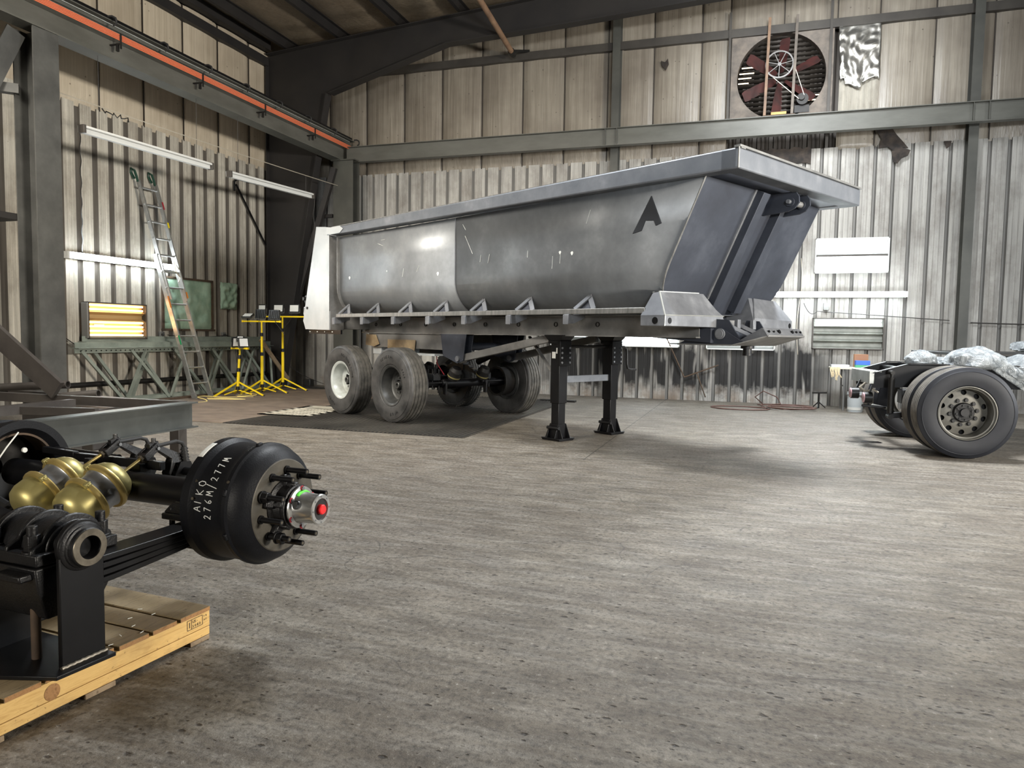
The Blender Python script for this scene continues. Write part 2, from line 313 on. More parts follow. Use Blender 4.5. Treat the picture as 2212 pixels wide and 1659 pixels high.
# ------------------------------------------------------------------ mesh helpers
def orient(d):
    d = Vector(d).normalized(); a = Vector((0, 0, 1)) if abs(d.z) < 0.95 else Vector((0, 1, 0))
    s = a.cross(d).normalized(); t = d.cross(s).normalized(); return s, t, d
class MB:
    def __init__(s): s.v = []; s.f = []; s.fm = []; s.cm = 0
    def add(s, vs_, fs):
        n = len(s.v); s.v += [tuple(v) for v in vs_]; s.f += [tuple(i+n for i in f) for f in fs]; s.fm += [s.cm]*len(fs); return s
    def mat(s, i): s.cm = i; return s
    def box(s, p0, p1):
        x0, x1 = sorted((p0[0], p1[0])); y0, y1 = sorted((p0[1], p1[1])); z0, z1 = sorted((p0[2], p1[2]))
        return s.add([(x0,y0,z0),(x1,y0,z0),(x1,y1,z0),(x0,y1,z0),(x0,y0,z1),(x1,y0,z1),(x1,y1,z1),(x0,y1,z1)],
                     [(3,2,1,0),(4,5,6,7),(0,1,5,4),(1,2,6,5),(2,3,7,6),(3,0,4,7)])
    def cbox(s, c, size): return s.box([c[i]-size[i]/2 for i in range(3)], [c[i]+size[i]/2 for i in range(3)])
    def bar(s, p, q, w, h, up=(0, 0, 1)):
        p, q = Vector(p), Vector(q); d = (q-p).normalized(); u = Vector(up); sd = d.cross(u)
        if sd.length < 1e-4: sd = d.cross(Vector((0, 1, 0)))
        sd.normalize(); u = sd.cross(d).normalized(); a, b = sd*w/2, u*h/2
        return s.add([p-a-b, p+a-b, p+a+b, p-a+b, q-a-b, q+a-b, q+a+b, q-a+b], [(0,1,2,3),(7,6,5,4),(0,4,5,1),(1,5,6,2),(2,6,7,3),(3,7,4,0)])
    def sect(s, p, q, poly, up=(0, 0, 1)):
        """extrude a 2d outline (side, up) from p to q"""
        p, q = Vector(p), Vector(q); d = (q-p).normalized(); u = Vector(up); sd = d.cross(u).normalized(); u = sd.cross(d).normalized(); n = len(poly)
        vs_ = [p + sd*a + u*b for a, b in poly] + [q + sd*a + u*b for a, b in poly]
        return s.add(vs_, [tuple(range(n-1, -1, -1)), tuple(range(n, 2*n))] + [(i, (i+1) % n, (i+1) % n + n, i+n) for i in range(n)])
    def ibeam(s, p, q, w, h, tf, tw, up=(0, 0, 1)):
        a, b, c = w/2, h/2, tw/2; k = b-tf
        return s.sect(p, q, [(-a,-b),(a,-b),(a,-k),(c,-k),(c,k),(a,k),(a,b),(-a,b),(-a,k),(-c,k),(-c,-k),(-a,-k)], up)
    def angle(s, p, q, w, t, up=(0, 0, 1)):
        return s.sect(p, q, [(0,0),(w,0),(w,t),(t,t),(t,w),(0,w)], up)
    def chan(s, p, q, w, h, t, up=(0, 0, 1)):
        return s.sect(p, q, [(0,-h/2),(w,-h/2),(w,-h/2+t),(t,-h/2+t),(t,h/2-t),(w,h/2-t),(w,h/2),(0,h/2)], up)
    def cyl(s, p, q, r, r2=None, n=20, a0=0.0):
        p, q = Vector(p), Vector(q); r2 = r if r2 is None else r2; sd, t, d = orient(q-p)
        A = [p + (sd*math.cos(a0+2*PI*i/n) + t*math.sin(a0+2*PI*i/n))*r for i in range(n)]; B = [q + (sd*math.cos(a0+2*PI*i/n) + t*math.sin(a0+2*PI*i/n))*r2 for i in range(n)]
        return s.add(A+B, [tuple(range(n-1, -1, -1)), tuple(range(n, 2*n))] + [(i, (i+1) % n, (i+1) % n+n, i+n) for i in range(n)])
    def lathe(s, o, d, prof, n=40, closed=False, a0=0.0, a1=2*PI):
        """prof = [(t along d, radius)]"""
        o = Vector(o); sd, t, d = orient(d); full = abs(a1-a0-2*PI) < 1e-6; m = n if full else n+1; vs_ = []
        for (h, r) in prof:
            for i in range(m):
                a = a0+(a1-a0)*i/n; vs_.append(o + d*h + (sd*math.cos(a)+t*math.sin(a))*max(r, 1e-4))
        fs = []; K = len(prof)
        for k in range(K if closed else K-1):
            k2 = (k+1) % K
            for i in range(n):
                j = (i+1) % m; fs.append((k*m+i, k*m+j, k2*m+j, k2*m+i))
        return s.add(vs_, fs)
    def tube(s, pts, r, n=8, closed=False):
        P = [Vector(p) for p in pts]; vs_ = []; K = len(P); prev = None
        for k in range(K):
            if closed: d = P[(k+1) % K]-P[k-1]
            else: d = P[min(k+1, K-1)]-P[max(k-1, 0)]
            d.normalize()
            if prev is None: sd, t, _ = orient(d)
            else:
                sd = (prev - d*prev.dot(d)).normalized(); t = d.cross(sd)
            prev = sd
            for i in range(n): vs_.append(P[k] + (sd*math.cos(2*PI*i/n)+t*math.sin(2*PI*i/n))*r)
        fs = [(k*n+i, k*n+(i+1) % n, ((k+1) % K)*n+(i+1) % n, ((k+1) % K)*n+i) for k in range(K if closed else K-1) for i in range(n)]
        if not closed: fs += [tuple(range(n-1, -1, -1)), tuple(range((K-1)*n, K*n))]
        return s.add(vs_, fs)
    def prism(s, pts, depth):
        """pts: coplanar 3d outline, depth: vector"""
        P = [Vector(p) for p in pts]; D = Vector(depth); n = len(P)
        return s.add(P + [p+D for p in P], [tuple(range(n-1, -1, -1)), tuple(range(n, 2*n))] + [(i, (i+1) % n, (i+1) % n+n, i+n) for i in range(n)])
    def loft(s, rings, cap=True):
        n = len(rings[0]); vs_ = [p for r in rings for p in r]
        fs = [(k*n+i, k*n+(i+1) % n, (k+1)*n+(i+1) % n, (k+1)*n+i) for k in range(len(rings)-1) for i in range(n)]
        if cap: fs += [tuple(range(n-1, -1, -1)), tuple(range((len(rings)-1)*n, len(rings)*n))]
        return s.add(vs_, fs)
    def grid(s, fn, nu, nv):
        vs_ = [fn(i/nu, j/nv) for j in range(nv+1) for i in range(nu+1)]
        return s.add(vs_, [(j*(nu+1)+i, j*(nu+1)+i+1, (j+1)*(nu+1)+i+1, (j+1)*(nu+1)+i) for j in range(nv) for i in range(nu)])
    def nut(s, p, q, r): return s.cyl(p, q, r, n=6)
    def build(s, name, mats, parent=None, bevel=0.0, smooth=35, solid=0.0, recalc=True, shade=True):
        me = bpy.data.meshes.new(name); me.from_pydata(s.v, [], s.f)
        mats = mats if isinstance(mats, (list, tuple)) else [mats]
        for m in mats: me.materials.append(MATS[m])
        if len(mats) > 1:
            for i, p in enumerate(me.polygons): p.material_index = s.fm[i]
        if recalc:
            bm = bmesh.new(); bm.from_mesh(me); bmesh.ops.recalc_face_normals(bm, faces=bm.faces); bm.to_mesh(me); bm.free()
        me.validate()
        if shade:
            me.polygons.foreach_set('use_smooth', [True]*len(me.polygons)); me.set_sharp_from_angle(angle=R(smooth))
        me.update()
        o = bpy.data.objects.new(name, me); col.objects.link(o)
        if parent is not None: o.parent = parent
        if solid:
            m = o.modifiers.new('thickness', 'SOLIDIFY'); m.thickness = solid; m.offset = 0
        if bevel:
            m = o.modifiers.new('bevel', 'BEVEL'); m.width = bevel; m.segments = 2; m.limit_method = 'ANGLE'; m.angle_limit = R(40); m.harden_normals = False
        return o
def tag(o, label, cat, group=None):
    o['label'] = label; o['category'] = cat
    if group: o['group'] = group
    return o
def thing(name, label, cat, loc=(0, 0, 0), rz=0.0, group=None):
    o = bpy.data.objects.new(name, None); col.objects.link(o); o.location = loc; o.rotation_euler = (0, 0, rz); o.empty_display_size = 0.1
    return tag(o, label, cat, group)
def struct(o, label=None):
    o['kind'] = 'structure'
    if label: o['label'] = label
    return o
def kids(o): return [c for c in bpy.data.objects if c.parent == o]
def copy_tree(o, parent=None):
    c = o.copy(); col.objects.link(c)
    if parent is not None: c.parent = parent
    for k in kids(o): copy_tree(k, c)
    return c
def text_outlines(ch, cache={}):
    if ch in cache: return cache[ch]
    cu = bpy.data.curves.new('t', 'FONT'); cu.body = ch; cu.size = 1.0; cu.resolution_u = 3
    ob = bpy.data.objects.new('t', cu); col.objects.link(ob); bpy.context.view_layer.update()
    me = bpy.data.meshes.new_from_object(ob.evaluated_get(bpy.context.evaluated_depsgraph_get()))
    r = ([tuple(v.co) for v in me.vertices], [tuple(p.vertices) for p in me.polygons])
    bpy.data.objects.remove(ob); bpy.data.meshes.remove(me); bpy.data.curves.remove(cu)
    cache[ch] = r; return r
def arc_text(mb, s, fn, size, step, start=0.0):
    """fn(a, h) -> 3d point; a along the line, h up"""
    a = start
    for ch in s:
        if ch != ' ':
            V, F = text_outlines(ch); mb.add([fn(a + x*size, y*size) for x, y, z in V], F)
        a += step
    return mb
# ================================================================== THE ROOM
XL, YB = -10.7, 15.6          # left wall plane, back wall plane
fl = MB().box((-12.2, -6, -0.2), (10.2, 16.2, 0)).build('floor', 'floor', shade=False); struct(fl)

def sheet_profile(a0, a1, first, pitch, d=0.035, rw=0.085):
    """positions (along, depth) of a ribbed sheet: flat pans with narrow troughs running away from the room"""
    pts = [(a0, 0)]; k = math.ceil((a0-first+0.2)/pitch); a = first+k*pitch
    while a < a1-0.2:
        pts += [(a-rw/2-0.012, 0), (a-rw/2+0.006, d), (a+rw/2-0.006, d), (a+rw/2+0.012, 0)]
        for q in (0.33, 0.66):
            c = a+rw/2+(pitch-rw)*q
            if c < a1-0.1: pts += [(c-0.008, 0), (c, 0.005), (c+0.008, 0)]
        a += pitch
    pts.append((a1, 0)); return pts
def sheet(mb, axis, plane, prof, z0, z1):
    vs_ = []; n = len(prof)
    for z in (z0, z1):
        for a, d in prof: vs_.append((a, plane+d, z) if axis == 'y' else (plane-d, a, z))
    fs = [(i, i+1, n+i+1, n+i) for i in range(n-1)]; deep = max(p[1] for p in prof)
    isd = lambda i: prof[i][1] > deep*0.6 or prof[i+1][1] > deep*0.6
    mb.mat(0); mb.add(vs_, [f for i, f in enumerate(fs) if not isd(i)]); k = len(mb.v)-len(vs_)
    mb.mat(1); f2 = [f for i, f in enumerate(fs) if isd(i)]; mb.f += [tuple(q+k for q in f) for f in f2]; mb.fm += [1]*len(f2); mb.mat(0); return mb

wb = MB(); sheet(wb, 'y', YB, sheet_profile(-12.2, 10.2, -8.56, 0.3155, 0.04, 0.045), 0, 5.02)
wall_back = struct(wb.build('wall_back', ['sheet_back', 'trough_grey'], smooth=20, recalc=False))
# the outer skin behind the wall, seen where the insulation is torn away
ws = MB(); sheet(ws, 'y', YB+0.16, sheet_profile(-12.2, 10.2, -8.56, 0.3155), 4.9, 9.6); ws.box((-12.2, YB+0.22, -0.1), (10.2, YB+0.3, 9.6))
o = ws.build('outer_skin', 'louver', wall_back, recalc=False)
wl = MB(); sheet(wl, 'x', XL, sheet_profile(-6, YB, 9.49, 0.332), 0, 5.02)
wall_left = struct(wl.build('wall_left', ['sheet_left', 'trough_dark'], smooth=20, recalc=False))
MB().box((XL-0.3, -6, 0), (XL-0.2, 16.2, 9)).build('outer_skin', 'louver', wall_left)
struct(MB().box((10.1, -6, 0), (10.3, 16.2, 9.6)).build('wall_right', 'sheet_left', shade=False))
struct(MB().box((-12.2, -6.2, 0), (10.2, -6, 9.6)).build('wall_front', 'sheet_left', shade=False))

def bulge_panel(mb, axis, plane, a0, a1, z0, z1, depth=0.055, curl=True, seed=0):
    mb.mat(1); w_ = 0.009
    mb.box((a1-w_, plane-0.030, z0+0.03), (a1+w_, plane-0.01, z1)) if axis == 'y' else mb.box((plane+0.01, a1-w_, z0+0.03), (plane+0.030, a1+w_, z1))
    mb.mat(0)
    """one run of faced insulation between two seams, pillowed, rolled under at its lower edge"""
    def fn(u, v):
        a = a0+(a1-a0)*u; z = z0+(z1-z0)*v
        b = depth*min(1.0, (math.sin(PI*u))**0.35 if 0 < u < 1 else 0.0)
        b += 0.008*mnoise.noise(Vector((a*2.2+seed, z*0.5, 1.7)))*(1 if 0 < u < 1 else 0)
        if curl and v < 0.12: t = v/0.12; b *= math.sqrt(max(0.0, 1-(1-t)**2)); z += 0.012*math.sin(a*7+seed)*(1-t)
        return (a, plane-b, z) if axis == 'y' else (plane+b, a, z)
    mb.grid(fn, 12, 14)
ib = MB(); P0 = YB+0.02
s = [-10.7, -9.7, -8.72, -7.745, -6.80, -5.84, -4.89, -3.955, -3.02, -2.06, -1.11, -0.56]
for k in range(len(s)-1): bulge_panel(ib, 'y', P0, s[k], s[k+1], 4.97, 9.3, seed=k)
s2 = [2.14, 3.08, 4.03, 4.98, 5.93, 6.9, 7.85, 8.8, 9.75, 10.2]
for k in range(len(s2)-1): bulge_panel(ib, 'y', P0, s2[k], s2[k+1], 4.97 if k else 5.0, 9.3, seed=20+k)
for a0, a1, z0, z1, c in ((-0.56, 0.44, 7.42, 9.3, False), (0.44, 1.40, 7.42, 9.3, False), (1.40, 2.14, 7.3, 9.3, False), (1.46, 2.13, 4.97, 5.66, True)):
    bulge_panel(ib, 'y', P0, a0, a1, z0, z1, 0.05, c, seed=a0*3)
o = ib.build('insulation', ['insulation', 'seam_dark'], wall_back, recalc=False, smooth=60)
il = MB(); s = [-6, -3.9, -1.9, 0.1, 1.1, 2.1, 3.1, 4.1, 5.1, 6.05, 7.0, 7.97, 8.95, 9.937, 10.91, 11.9, 12.886, 13.875, 14.88, 15.62]
for k in range(len(s)-1): bulge_panel(il, 'x', XL-0.02, s[k], s[k+1], 4.97, 7.6, 0.05, seed=40+k)
il.build('insulation', ['insulation_left', 'seam_dark'], wall_left, recalc=False, smooth=60)
# black gap and torn edge under the fan
def ragged(a0, a1, z0, z1, y, n, seed, jit=0.06):
    rnd = random.Random(seed); top = [(a0+(a1-a0)*i/n, y+rnd.uniform(-.02, .02), z1+rnd.uniform(-jit, jit)) for i in range(n+1)]
    bot = [(a0+(a1-a0)*i/n, y+rnd.uniform(-.02, .02), z0+rnd.uniform(-jit, jit)) for i in range(n, -1, -1)]
    return top+bot
for pts, dd, lab in ((ragged(0.05, 1.02, 4.72, 5.04, YB-0.06, 12, 3, 0.03), 0.04, 'black charred strip of insulation along the wall behind the trailer nose'),
        ([(2.12, YB-.09, 5.32), (2.3, YB-.11, 5.31), (2.42, YB-.10, 5.28), (2.5, YB-.12, 5.15), (2.62, YB-.09, 5.02), (2.7, YB-.12, 4.9), (2.58, YB-.12, 4.93), (2.45, YB-.13, 4.86), (2.36, YB-.1, 4.95), (2.2, YB-.10, 4.93), (2.24, YB-.1, 5.1)], 0.03, 'black flap of torn insulation hanging under the crane beam right of the fan'),
        ([(2.42, YB-.12, 4.86), (2.5, YB-.13, 4.90), (2.58, YB-.12, 4.93), (2.74, YB-.12, 4.86), (2.70, YB-.12, 4.76), (2.6, YB-.13, 4.72), (2.53, YB-.13, 4.63), (2.46, YB-.12, 4.66)], 0.03, 'brown scrap of insulation dangling below the black flap'),
        ([(-1.92, YB-.09, 6.95), (-1.84, YB-.09, 6.91), (-1.78, YB-.09, 6.98), (-1.76, YB-.10, 6.86), (-1.79, YB-.1, 6.8), (-1.82, YB-.10, 6.74), (-1.86, YB-.1, 6.8), (-1.9, YB-.09, 6.84)], 0.015, 'small dark tear in the wall insulation left of the fan'),
        ([(3.3, YB-.07, 5.0), (3.42, YB-.07, 5.0), (3.4, YB-.08, 4.9), (3.34, YB-.08, 4.86)], 0.015, 'small dark insulation scrap left of the right wind column')):
    tag(MB().prism(pts, (0, dd, 0)).build('torn_insulation', 'torn_black', recalc=True, smooth=20), lab, 'insulation')

# roof: faced insulation sagging between purlins, purlins along the length, end rafter
rc = MB()
px_ = [-11.6, -10.2, -8.87, -7.41, -6.0, -4.6, -3.2, -1.8, -0.4, 1.0, 2.4, 3.8, 5.2, 6.6, 8.0, 9.4, 10.2]
zr = lambda x: 7.90+0.078*(x+10.2)
for k in range(len(px_)-1):
    x0, x1 = px_[k], px_[k+1]; nrow = 16
    def fn(u, v, x0=x0, x1=x1, k=k):
        x = x0+(x1-x0)*u; y = -6+22.2*v
        q = (v*nrow*0.95+0.37*math.sin(k)) % 1.0
        return (x, y, zr(x)-0.10*math.sin(PI*u)*(0.35+0.65*math.sqrt(max(q, 0)))-0.012*math.sin(9*x+3*y))
    rc.grid(fn, 8, nrow*8)
rc.box((-12.2, -6, 9.75), (10.3, 16.3, 9.85))
ceiling = struct(rc.build('ceiling', 'roof_insulation', recalc=False, smooth=50))
for x in px_[1:-1]:
    p = MB().chan((x, -6, zr(x)-0.13), (x, 15.6, zr(x)-0.13), 0.08, 0.24, 0.012)
    tag(struct(p.build('roof_purlin', 'struct_dark')), 'dark steel purlin running under the roof insulation', 'purlin', 'roof purlins')
# frame rafter with knee, its tapered column
ry = 14.45
rf = MB()
top = lambda x: 7.57+0.075*(x+9.88)
out = [(-10.65, 7.50), (-9.9, 7.57), (9.9, top(9.9)), (9.9, 8.16), (-3.6, 7.43), (-6.2, 7.32), (-8.98, 6.55), (-9.9, 6.4), (-10.65, 6.4)]
for quad in (((-10.65, 5.9), (-9.25, 5.9), (-9.1, 6.5), (-10.65, 7.5)), ((-10.65, 7.5), (-9.1, 6.5), (-8.98, 6.55), (-9.9, 7.57)), ((-9.9, 7.57), (-8.98, 6.55), (-6.2, 7.32), (-6.2, top(-6.2))), ((-6.2, top(-6.2)), (-6.2, 7.32), (-3.6, 7.43), (-3.6, top(-3.6))), ((-3.6, top(-3.6)), (-3.6, 7.43), (9.9, 8.16), (9.9, top(9.9)))):
    rf.prism([(x, ry-0.006, z) for x, z in quad], (0, 0.012, 0))
for (x0, z0), (x1, z1) in (((-8.98, 6.55), (-6.2, 7.32)), ((-6.2, 7.32), (-3.6, 7.43)), ((-3.6, 7.43), (9.9, 8.16)), ((-10.6, 7.54), (9.9, top(9.9)))):
    rf.bar((x0, ry, z0), (x1, ry, z1), 0.22, 0.02)
tag(struct(rf.build('roof_rafter', 'struct_dark')), 'deep dark tapered steel rafter crossing above the back wall', 'rafter')
fc = MB()
fc.prism([(-10.65, ry-0.006, 0), (-10.25, ry-0.006, 0), (-9.22, ry-0.006, 5.89), (-10.65, ry-0.006, 5.89)], (0, 0.012, 0))
fc.bar((-10.25, ry, 0), (-9.05, ry, 6.55), 0.22, 0.02, (1, 0, 0)); fc.bar((-10.6, ry, 0), (-10.6, ry, 7.4), 0.22, 0.02, (1, 0, 0))
fc.box((-10.7, ry-0.2, 0), (-10.0, ry+0.2, 0.02))
tag(struct(fc.build('frame_column', 'struct_dark')), 'dark tapered steel frame column in the far left corner', 'column')
# wall girts and eave
g = MB().chan((-9.3, YB-0.02, 7.32), (-2.95, YB-0.02, 7.32), 0.10, 0.16, 0.01, (0, 0, 1)); g.chan((-2.68, YB-0.02, 7.32), (3.55, YB-0.02, 7.32), 0.10, 0.16, 0.01); g.chan((3.85, YB-0.02, 7.32), (10, YB-0.02, 7.32), 0.10, 0.16, 0.01)
g.box((-9.3, YB-0.13, 7.24), (10, YB-0.10, 7.40))
tag(struct(g.build('wall_girt', 'girt')), 'grey horizontal girt across the upper back wall behind the fan', 'girt')
g = MB().box((XL, -5, 7.28), (XL+0.14, 14.4, 7.46)); g.box((XL, -5, 7.62), (XL+0.2, 14.4, 7.8))
tag(struct(g.build('wall_girt', 'struct_dark')), 'dark horizontal girt high along the left wall under the roof', 'girt')
# wind columns on the back wall
for x, lab in ((-2.81, 'grey steel wind column on the back wall behind the dump trailer'), (3.72, 'grey steel wind column on the back wall right of the lit tube lamp')):
    m = MB().ibeam((x, YB-0.15, 0), (x, YB-0.15, 7.9), 0.16, 0.24, 0.012, 0.008, (0, 1, 0)); m.box((x-0.14, YB-0.3, 0), (x+0.14, YB, 0.02))
    tag(struct(m.build('wall_column', 'struct_paint')), lab, 'column')
# crane beam along the back wall, runway beam along the left
m = MB().ibeam((-8.9, 14.98, 5.335), (10, 14.98, 5.335), 0.16, 0.35, 0.014, 0.01)
for x in (-2.93, -2.69, 3.6, 3.84): m.box((x-0.004, 14.91, 5.18), (x+0.004, 14.98, 5.5))
tag(struct(m.build('crane_beam', 'struct_beam')), 'long green-grey steel crane beam across the back wall below the fan', 'beam')
rx = -9.04
m = MB().ibeam((rx, -5, 5.465), (rx, 15.35, 5.465), 0.28, 0.55, 0.016, 0.012)
tag(struct(m.build('crane_runway_beam', 'struct_beam')), 'deep steel crane runway beam sloping across the upper left of the picture', 'beam')
for y0, y1 in ((1.0, 15.5),):
    for k in range(5):
        z = 5.556-0.0185*k; x = rx+0.19
        tag(MB().box((x-0.006, y0, z-0.005), (x+0.006, y1, z+0.005)).build('conductor_bar', 'orange_bar'), 'thin orange crane conductor bar along the runway beam', 'conductor bar', 'orange conductor bars on the crane runway beam')
for y in (1.9, 3.55, 5.2, 6.85, 8.6, 10.28, 11.94, 13.6, 15.2):
    m = MB().box((rx+0.01, y-0.012, 5.42), (rx+0.20, y+0.012, 5.44)); m.box((rx+0.2, y-0.012, 5.36), (rx+0.215, y+0.012, 5.57)); m.box((rx+0.13, y-0.02, 5.33), (rx+0.16, y+0.02, 5.43))
    tag(m.build('bar_bracket', 'dark_iron'), 'small steel bracket holding the orange conductor bars', 'bracket', 'conductor bar brackets')
tag(MB().tube([(rx+0.2, 1+0.5*i, 5.64+0.004*math.sin(i)) for i in range(29)], 0.007, 6).build('messenger_cable', 'zinc_light'), 'silver cable stretched above the orange conductor bars', 'cable')
m = MB().box((rx+0.11, 1.0, 5.742), (rx+0.15, 15.2, 5.775))
tag(m.build('festoon_rail', 'black_paint'), 'black rail on top of the crane runway beam', 'rail')
for i in range(15):
    y = 1.6+i*0.98
    m = MB().tube([(rx+0.14, y-0.02, 5.76), (rx+0.20, y, 5.765), (rx+0.245, y+0.02, 5.74), (rx+0.25, y+0.03, 5.70), (rx+0.24, y+0.03, 5.66), (rx+0.2, y+0.02, 5.645)], 0.015, 8)
    tag(m.build('cable_hook', 'black_rubber'), 'black bent hook joining the rail to the silver cable', 'hook', 'black hooks along the crane runway')
m = MB().ibeam((-8.86, 14.9, 0), (-8.86, 14.9, 5.19), 0.5, 0.3, 0.016, 0.012, (0, 1, 0)); m.box((-9.15, 14.7, 0), (-8.55, 15.1, 0.025)); m.box((-9.15, 14.7, 5.165), (-8.55, 15.15, 5.19))
tag(struct(m.build('crane_column', 'struct_paint')), 'grey steel crane column in the back corner under both crane beams', 'column')
m = MB().bar((-9.05, 14.7, 5.0), (-10.3, 14.5, 0.9), 0.12, 0.12); m.bar((-9.15, 14.8, 3.95), (-9.5, 14.8, 3.95), 0.08, 0.08)
tag(struct(m.build('corner_brace', 'struct_dark')), 'dark diagonal brace beside the crane column in the back corner', 'brace')
# big near column on the left with its braces
m = MB(); cx, cyy = -9.02, 7.43
m.box((cx+0.10, 7.27, 0), (cx+0.118, 7.64, 5.18)); m.box((cx-0.24, 7.27, 0), (cx-0.222, 7.64, 5.18)); m.box((cx-0.222, 7.455, 0), (cx+0.10, 7.47, 5.18))
m.box((cx-0.4, 7.2, 0), (cx+0.2, 7.75, 0.025))
cc = struct(m.build('crane_column', 'column_dusty')); tag(cc, 'wide dusty grey steel column standing at the left under the runway beam', 'column')
m = MB().bar((-9.1, 7.2, 5.1), (-10.2, 5.6, 0.4), 0.25, 0.02, (1, 0, 0)); m.bar((-9.2, 7.3, 4.4), (-9.4, 7.1, 4.4), 0.12, 0.12)
tag(struct(m.build('column_brace', 'column_dusty')), 'broad flat diagonal brace leaning against the left steel column', 'brace')
m = MB().box((-10.5, 4.0, 2.72), (-9.27, 7.36, 2.80)); m.bar((-9.3, 7.3, 5.0), (-9.75, 5.0, 1.5), 0.2, 0.12, (1, 0, 0))
tag(struct(m.build('column_strut', 'struct_dark')), 'dark horizontal strut meeting the left steel column at mid height', 'strut')
# slanting pipe from the roof
m = MB().cyl((-5.0, 15.1, 7.28), (-4.92, 12.2, 7.52), 0.055); o = m.build('roof_pipe', 'pole_tan')
tag(o, 'tan slanting pipe coming down from the roof above the trailer', 'pipe'); MB().cyl((-5.0, 15.04, 7.285), (-5.0, 15.2, 7.27), 0.075, n=8).build('pipe_clamp', 'dark_iron', o)
MB().bar((-5.0, 15.1, 7.3), (-4.75, 15.5, 7.42), 0.06, 0.05).build('pipe_bracket', 'dark_iron', o)

# ------------------------------------------------------------------ exhaust fan
fx, fy, fz = 0.405, YB-0.06, 6.44
fan = thing('exhaust_fan', 'huge belt-driven exhaust fan with red blades high on the back wall', 'fan', (fx, fy, fz))
m = MB(); n = 64
def sq(a, r):
    c, s_ = math.cos(a), math.sin(a); k = r/max(abs(c), abs(s_)); return (k*c, k*s_)
ang = [2*PI*i/n for i in range(n)]
inner = [(0.82*math.cos(a), 0.82*math.sin(a)) for a in ang]; outer = [(sq(a, 0.93)[0], max(-0.85, min(0.87, sq(a, 0.93)[1]))) for a in ang]
vs_ = [(x, 0, z) for x, z in inner]+[(x, -0.03, z) for x, z in outer]+[(x, 0.22, z) for x, z in inner]
m.add(vs_, [(i, (i+1) % n, n+(i+1) % n, n+i) for i in range(n)]+[(i, (i+1) % n, 2*n+(i+1) % n, 2*n+i) for i in range(n)])
for x0, z0, x1, z1 in ((-0.93, 0.87, 0.93, 0.87), (-0.93, -0.85, 0.93, -0.85), (-0.93, -0.85, -0.93, 0.87), (0.93, -0.85, 0.93, 0.87)): m.bar((x0, 0.0, z0), (x1, 0.0, z1), 0.02, 0.06, (0, 1, 0))
m.build('housing', 'fan_frame', fan)
m = MB()
for i in range(20):
    z = -0.86+i*0.09; m.add([(-0.86, 0.24, z), (0.86, 0.24, z), (0.86, 0.16, z+0.075), (-0.86, 0.16, z+0.075)], [(0, 1, 2, 3)])
louv = m.build('louver_slats', 'louver', fan, solid=0.004); louv['kind'] = 'stuff'
m = MB()
for (x0, x1, z) in ((-0.74, -0.52, 0.27), (-0.78, -0.5, 0.16), (-0.8, -0.55, 0.07), (-0.8, -0.6, -0.03), (0.5, 0.76, -0.36), (0.45, 0.7, -0.45)):
    m.box((x0, 0.17, z-0.011), (x1, 0.18, z+0.011))
m.build('daylight_gap', 'daylight_slit', fan)
for k in range(6):
    a = R(25+60*k); m = MB(); vs_ = []
    c, s_ = math.cos(a), math.sin(a)
    def bp(r, t, y): return (r*c-t*s_, y, r*s_+t*c)
    rings = []
    for r, wd, tw in ((0.10, 0.08, 0.05), (0.2, 0.12, 0.07), (0.45, 0.17, 0.06), (0.70, 0.19, 0.05), (0.76, 0.15, 0.05)):
        rings.append([bp(r, -wd/2*1.0, 0.12-tw), bp(r, wd/2, 0.12+tw), bp(r, wd/2, 0.126+tw), bp(r, -wd/2, 0.126-tw)])
    m.loft(rings); m.build('blade', 'fan_red', fan)
pw = MB(); px0, pz0 = -0.035, 0.18
pw.lathe((px0, -0.14, pz0), (0, 1, 0), [(0, 0.235), (0, 0.262), (0.012, 0.262), (0.02, 0.25), (0.028, 0.262), (0.04, 0.262), (0.04, 0.235)], 48, closed=True)
pw.cyl((px0, -0.15, pz0), (px0, 0.1, pz0), 0.035)
for k in range(7):
    a = 2*PI*k/7+0.2; pw.bar((px0, -0.12, pz0), (px0+0.24*math.cos(a), -0.12, pz0+0.24*math.sin(a)), 0.012, 0.035, (0, 1, 0))
pw.build('pulley_wheel', 'pulley', fan)
mp = (0.39, -0.14, -0.47)
m = MB()
for sg, off in ((1, 0.255), (-1, 0.255)):
    d = Vector((mp[0]-px0, 0, mp[2]-pz0)); L = d.length; d.normalize(); nrm = Vector((d.z, 0, -d.x))*sg
    m.bar(Vector((px0, -0.12, pz0))+nrm*0.255, Vector((mp[0], -0.12, mp[2]))+nrm*0.055, 0.014, 0.01)
m.build('drive_belt', 'wire_light', fan)
m = MB().lathe(mp, (0, 1, 0), [(0, 0.0), (0, 0.055), (0.012, 0.058), (0.022, 0.05), (0.035, 0.058), (0.045, 0.05), (0.05, 0.0)], 24); m.cyl((mp[0]+0.02, -0.09, mp[2]-0.02), (mp[0]+0.02, 0.14, mp[2]-0.02), 0.11, n=24); m.box((mp[0]-0.12, -0.02, mp[2]-0.26), (mp[0]+0.15, 0.1, mp[2]-0.12))
m.build('motor', 'dark_iron', fan)
for x, z1, w_ in ((-0.26, 1.06, 0.05), (0.24, 1.06, 0.05)):
    MB().bar((x-0.02, -0.19, -0.82), (x+0.02, -0.19, z1), w_, 0.03, (0, 1, 0)).build('guard_post', 'pole_tan' if x < 0 else 'fan_frame', fan)
for x, z0, z1 in ((-0.95, -0.85, 1.28), (0.90, -1.45, 1.30)):
    MB().angle((x, -0.10, z0), (x, -0.10, z1), 0.05, 0.008, (0, 1, 0)).build('support_angle', 'girt', fan)
MB().box((-0.30, -0.24, -0.84), (0.28, 0.0, -0.80)).build('shelf', 'rust', fan)
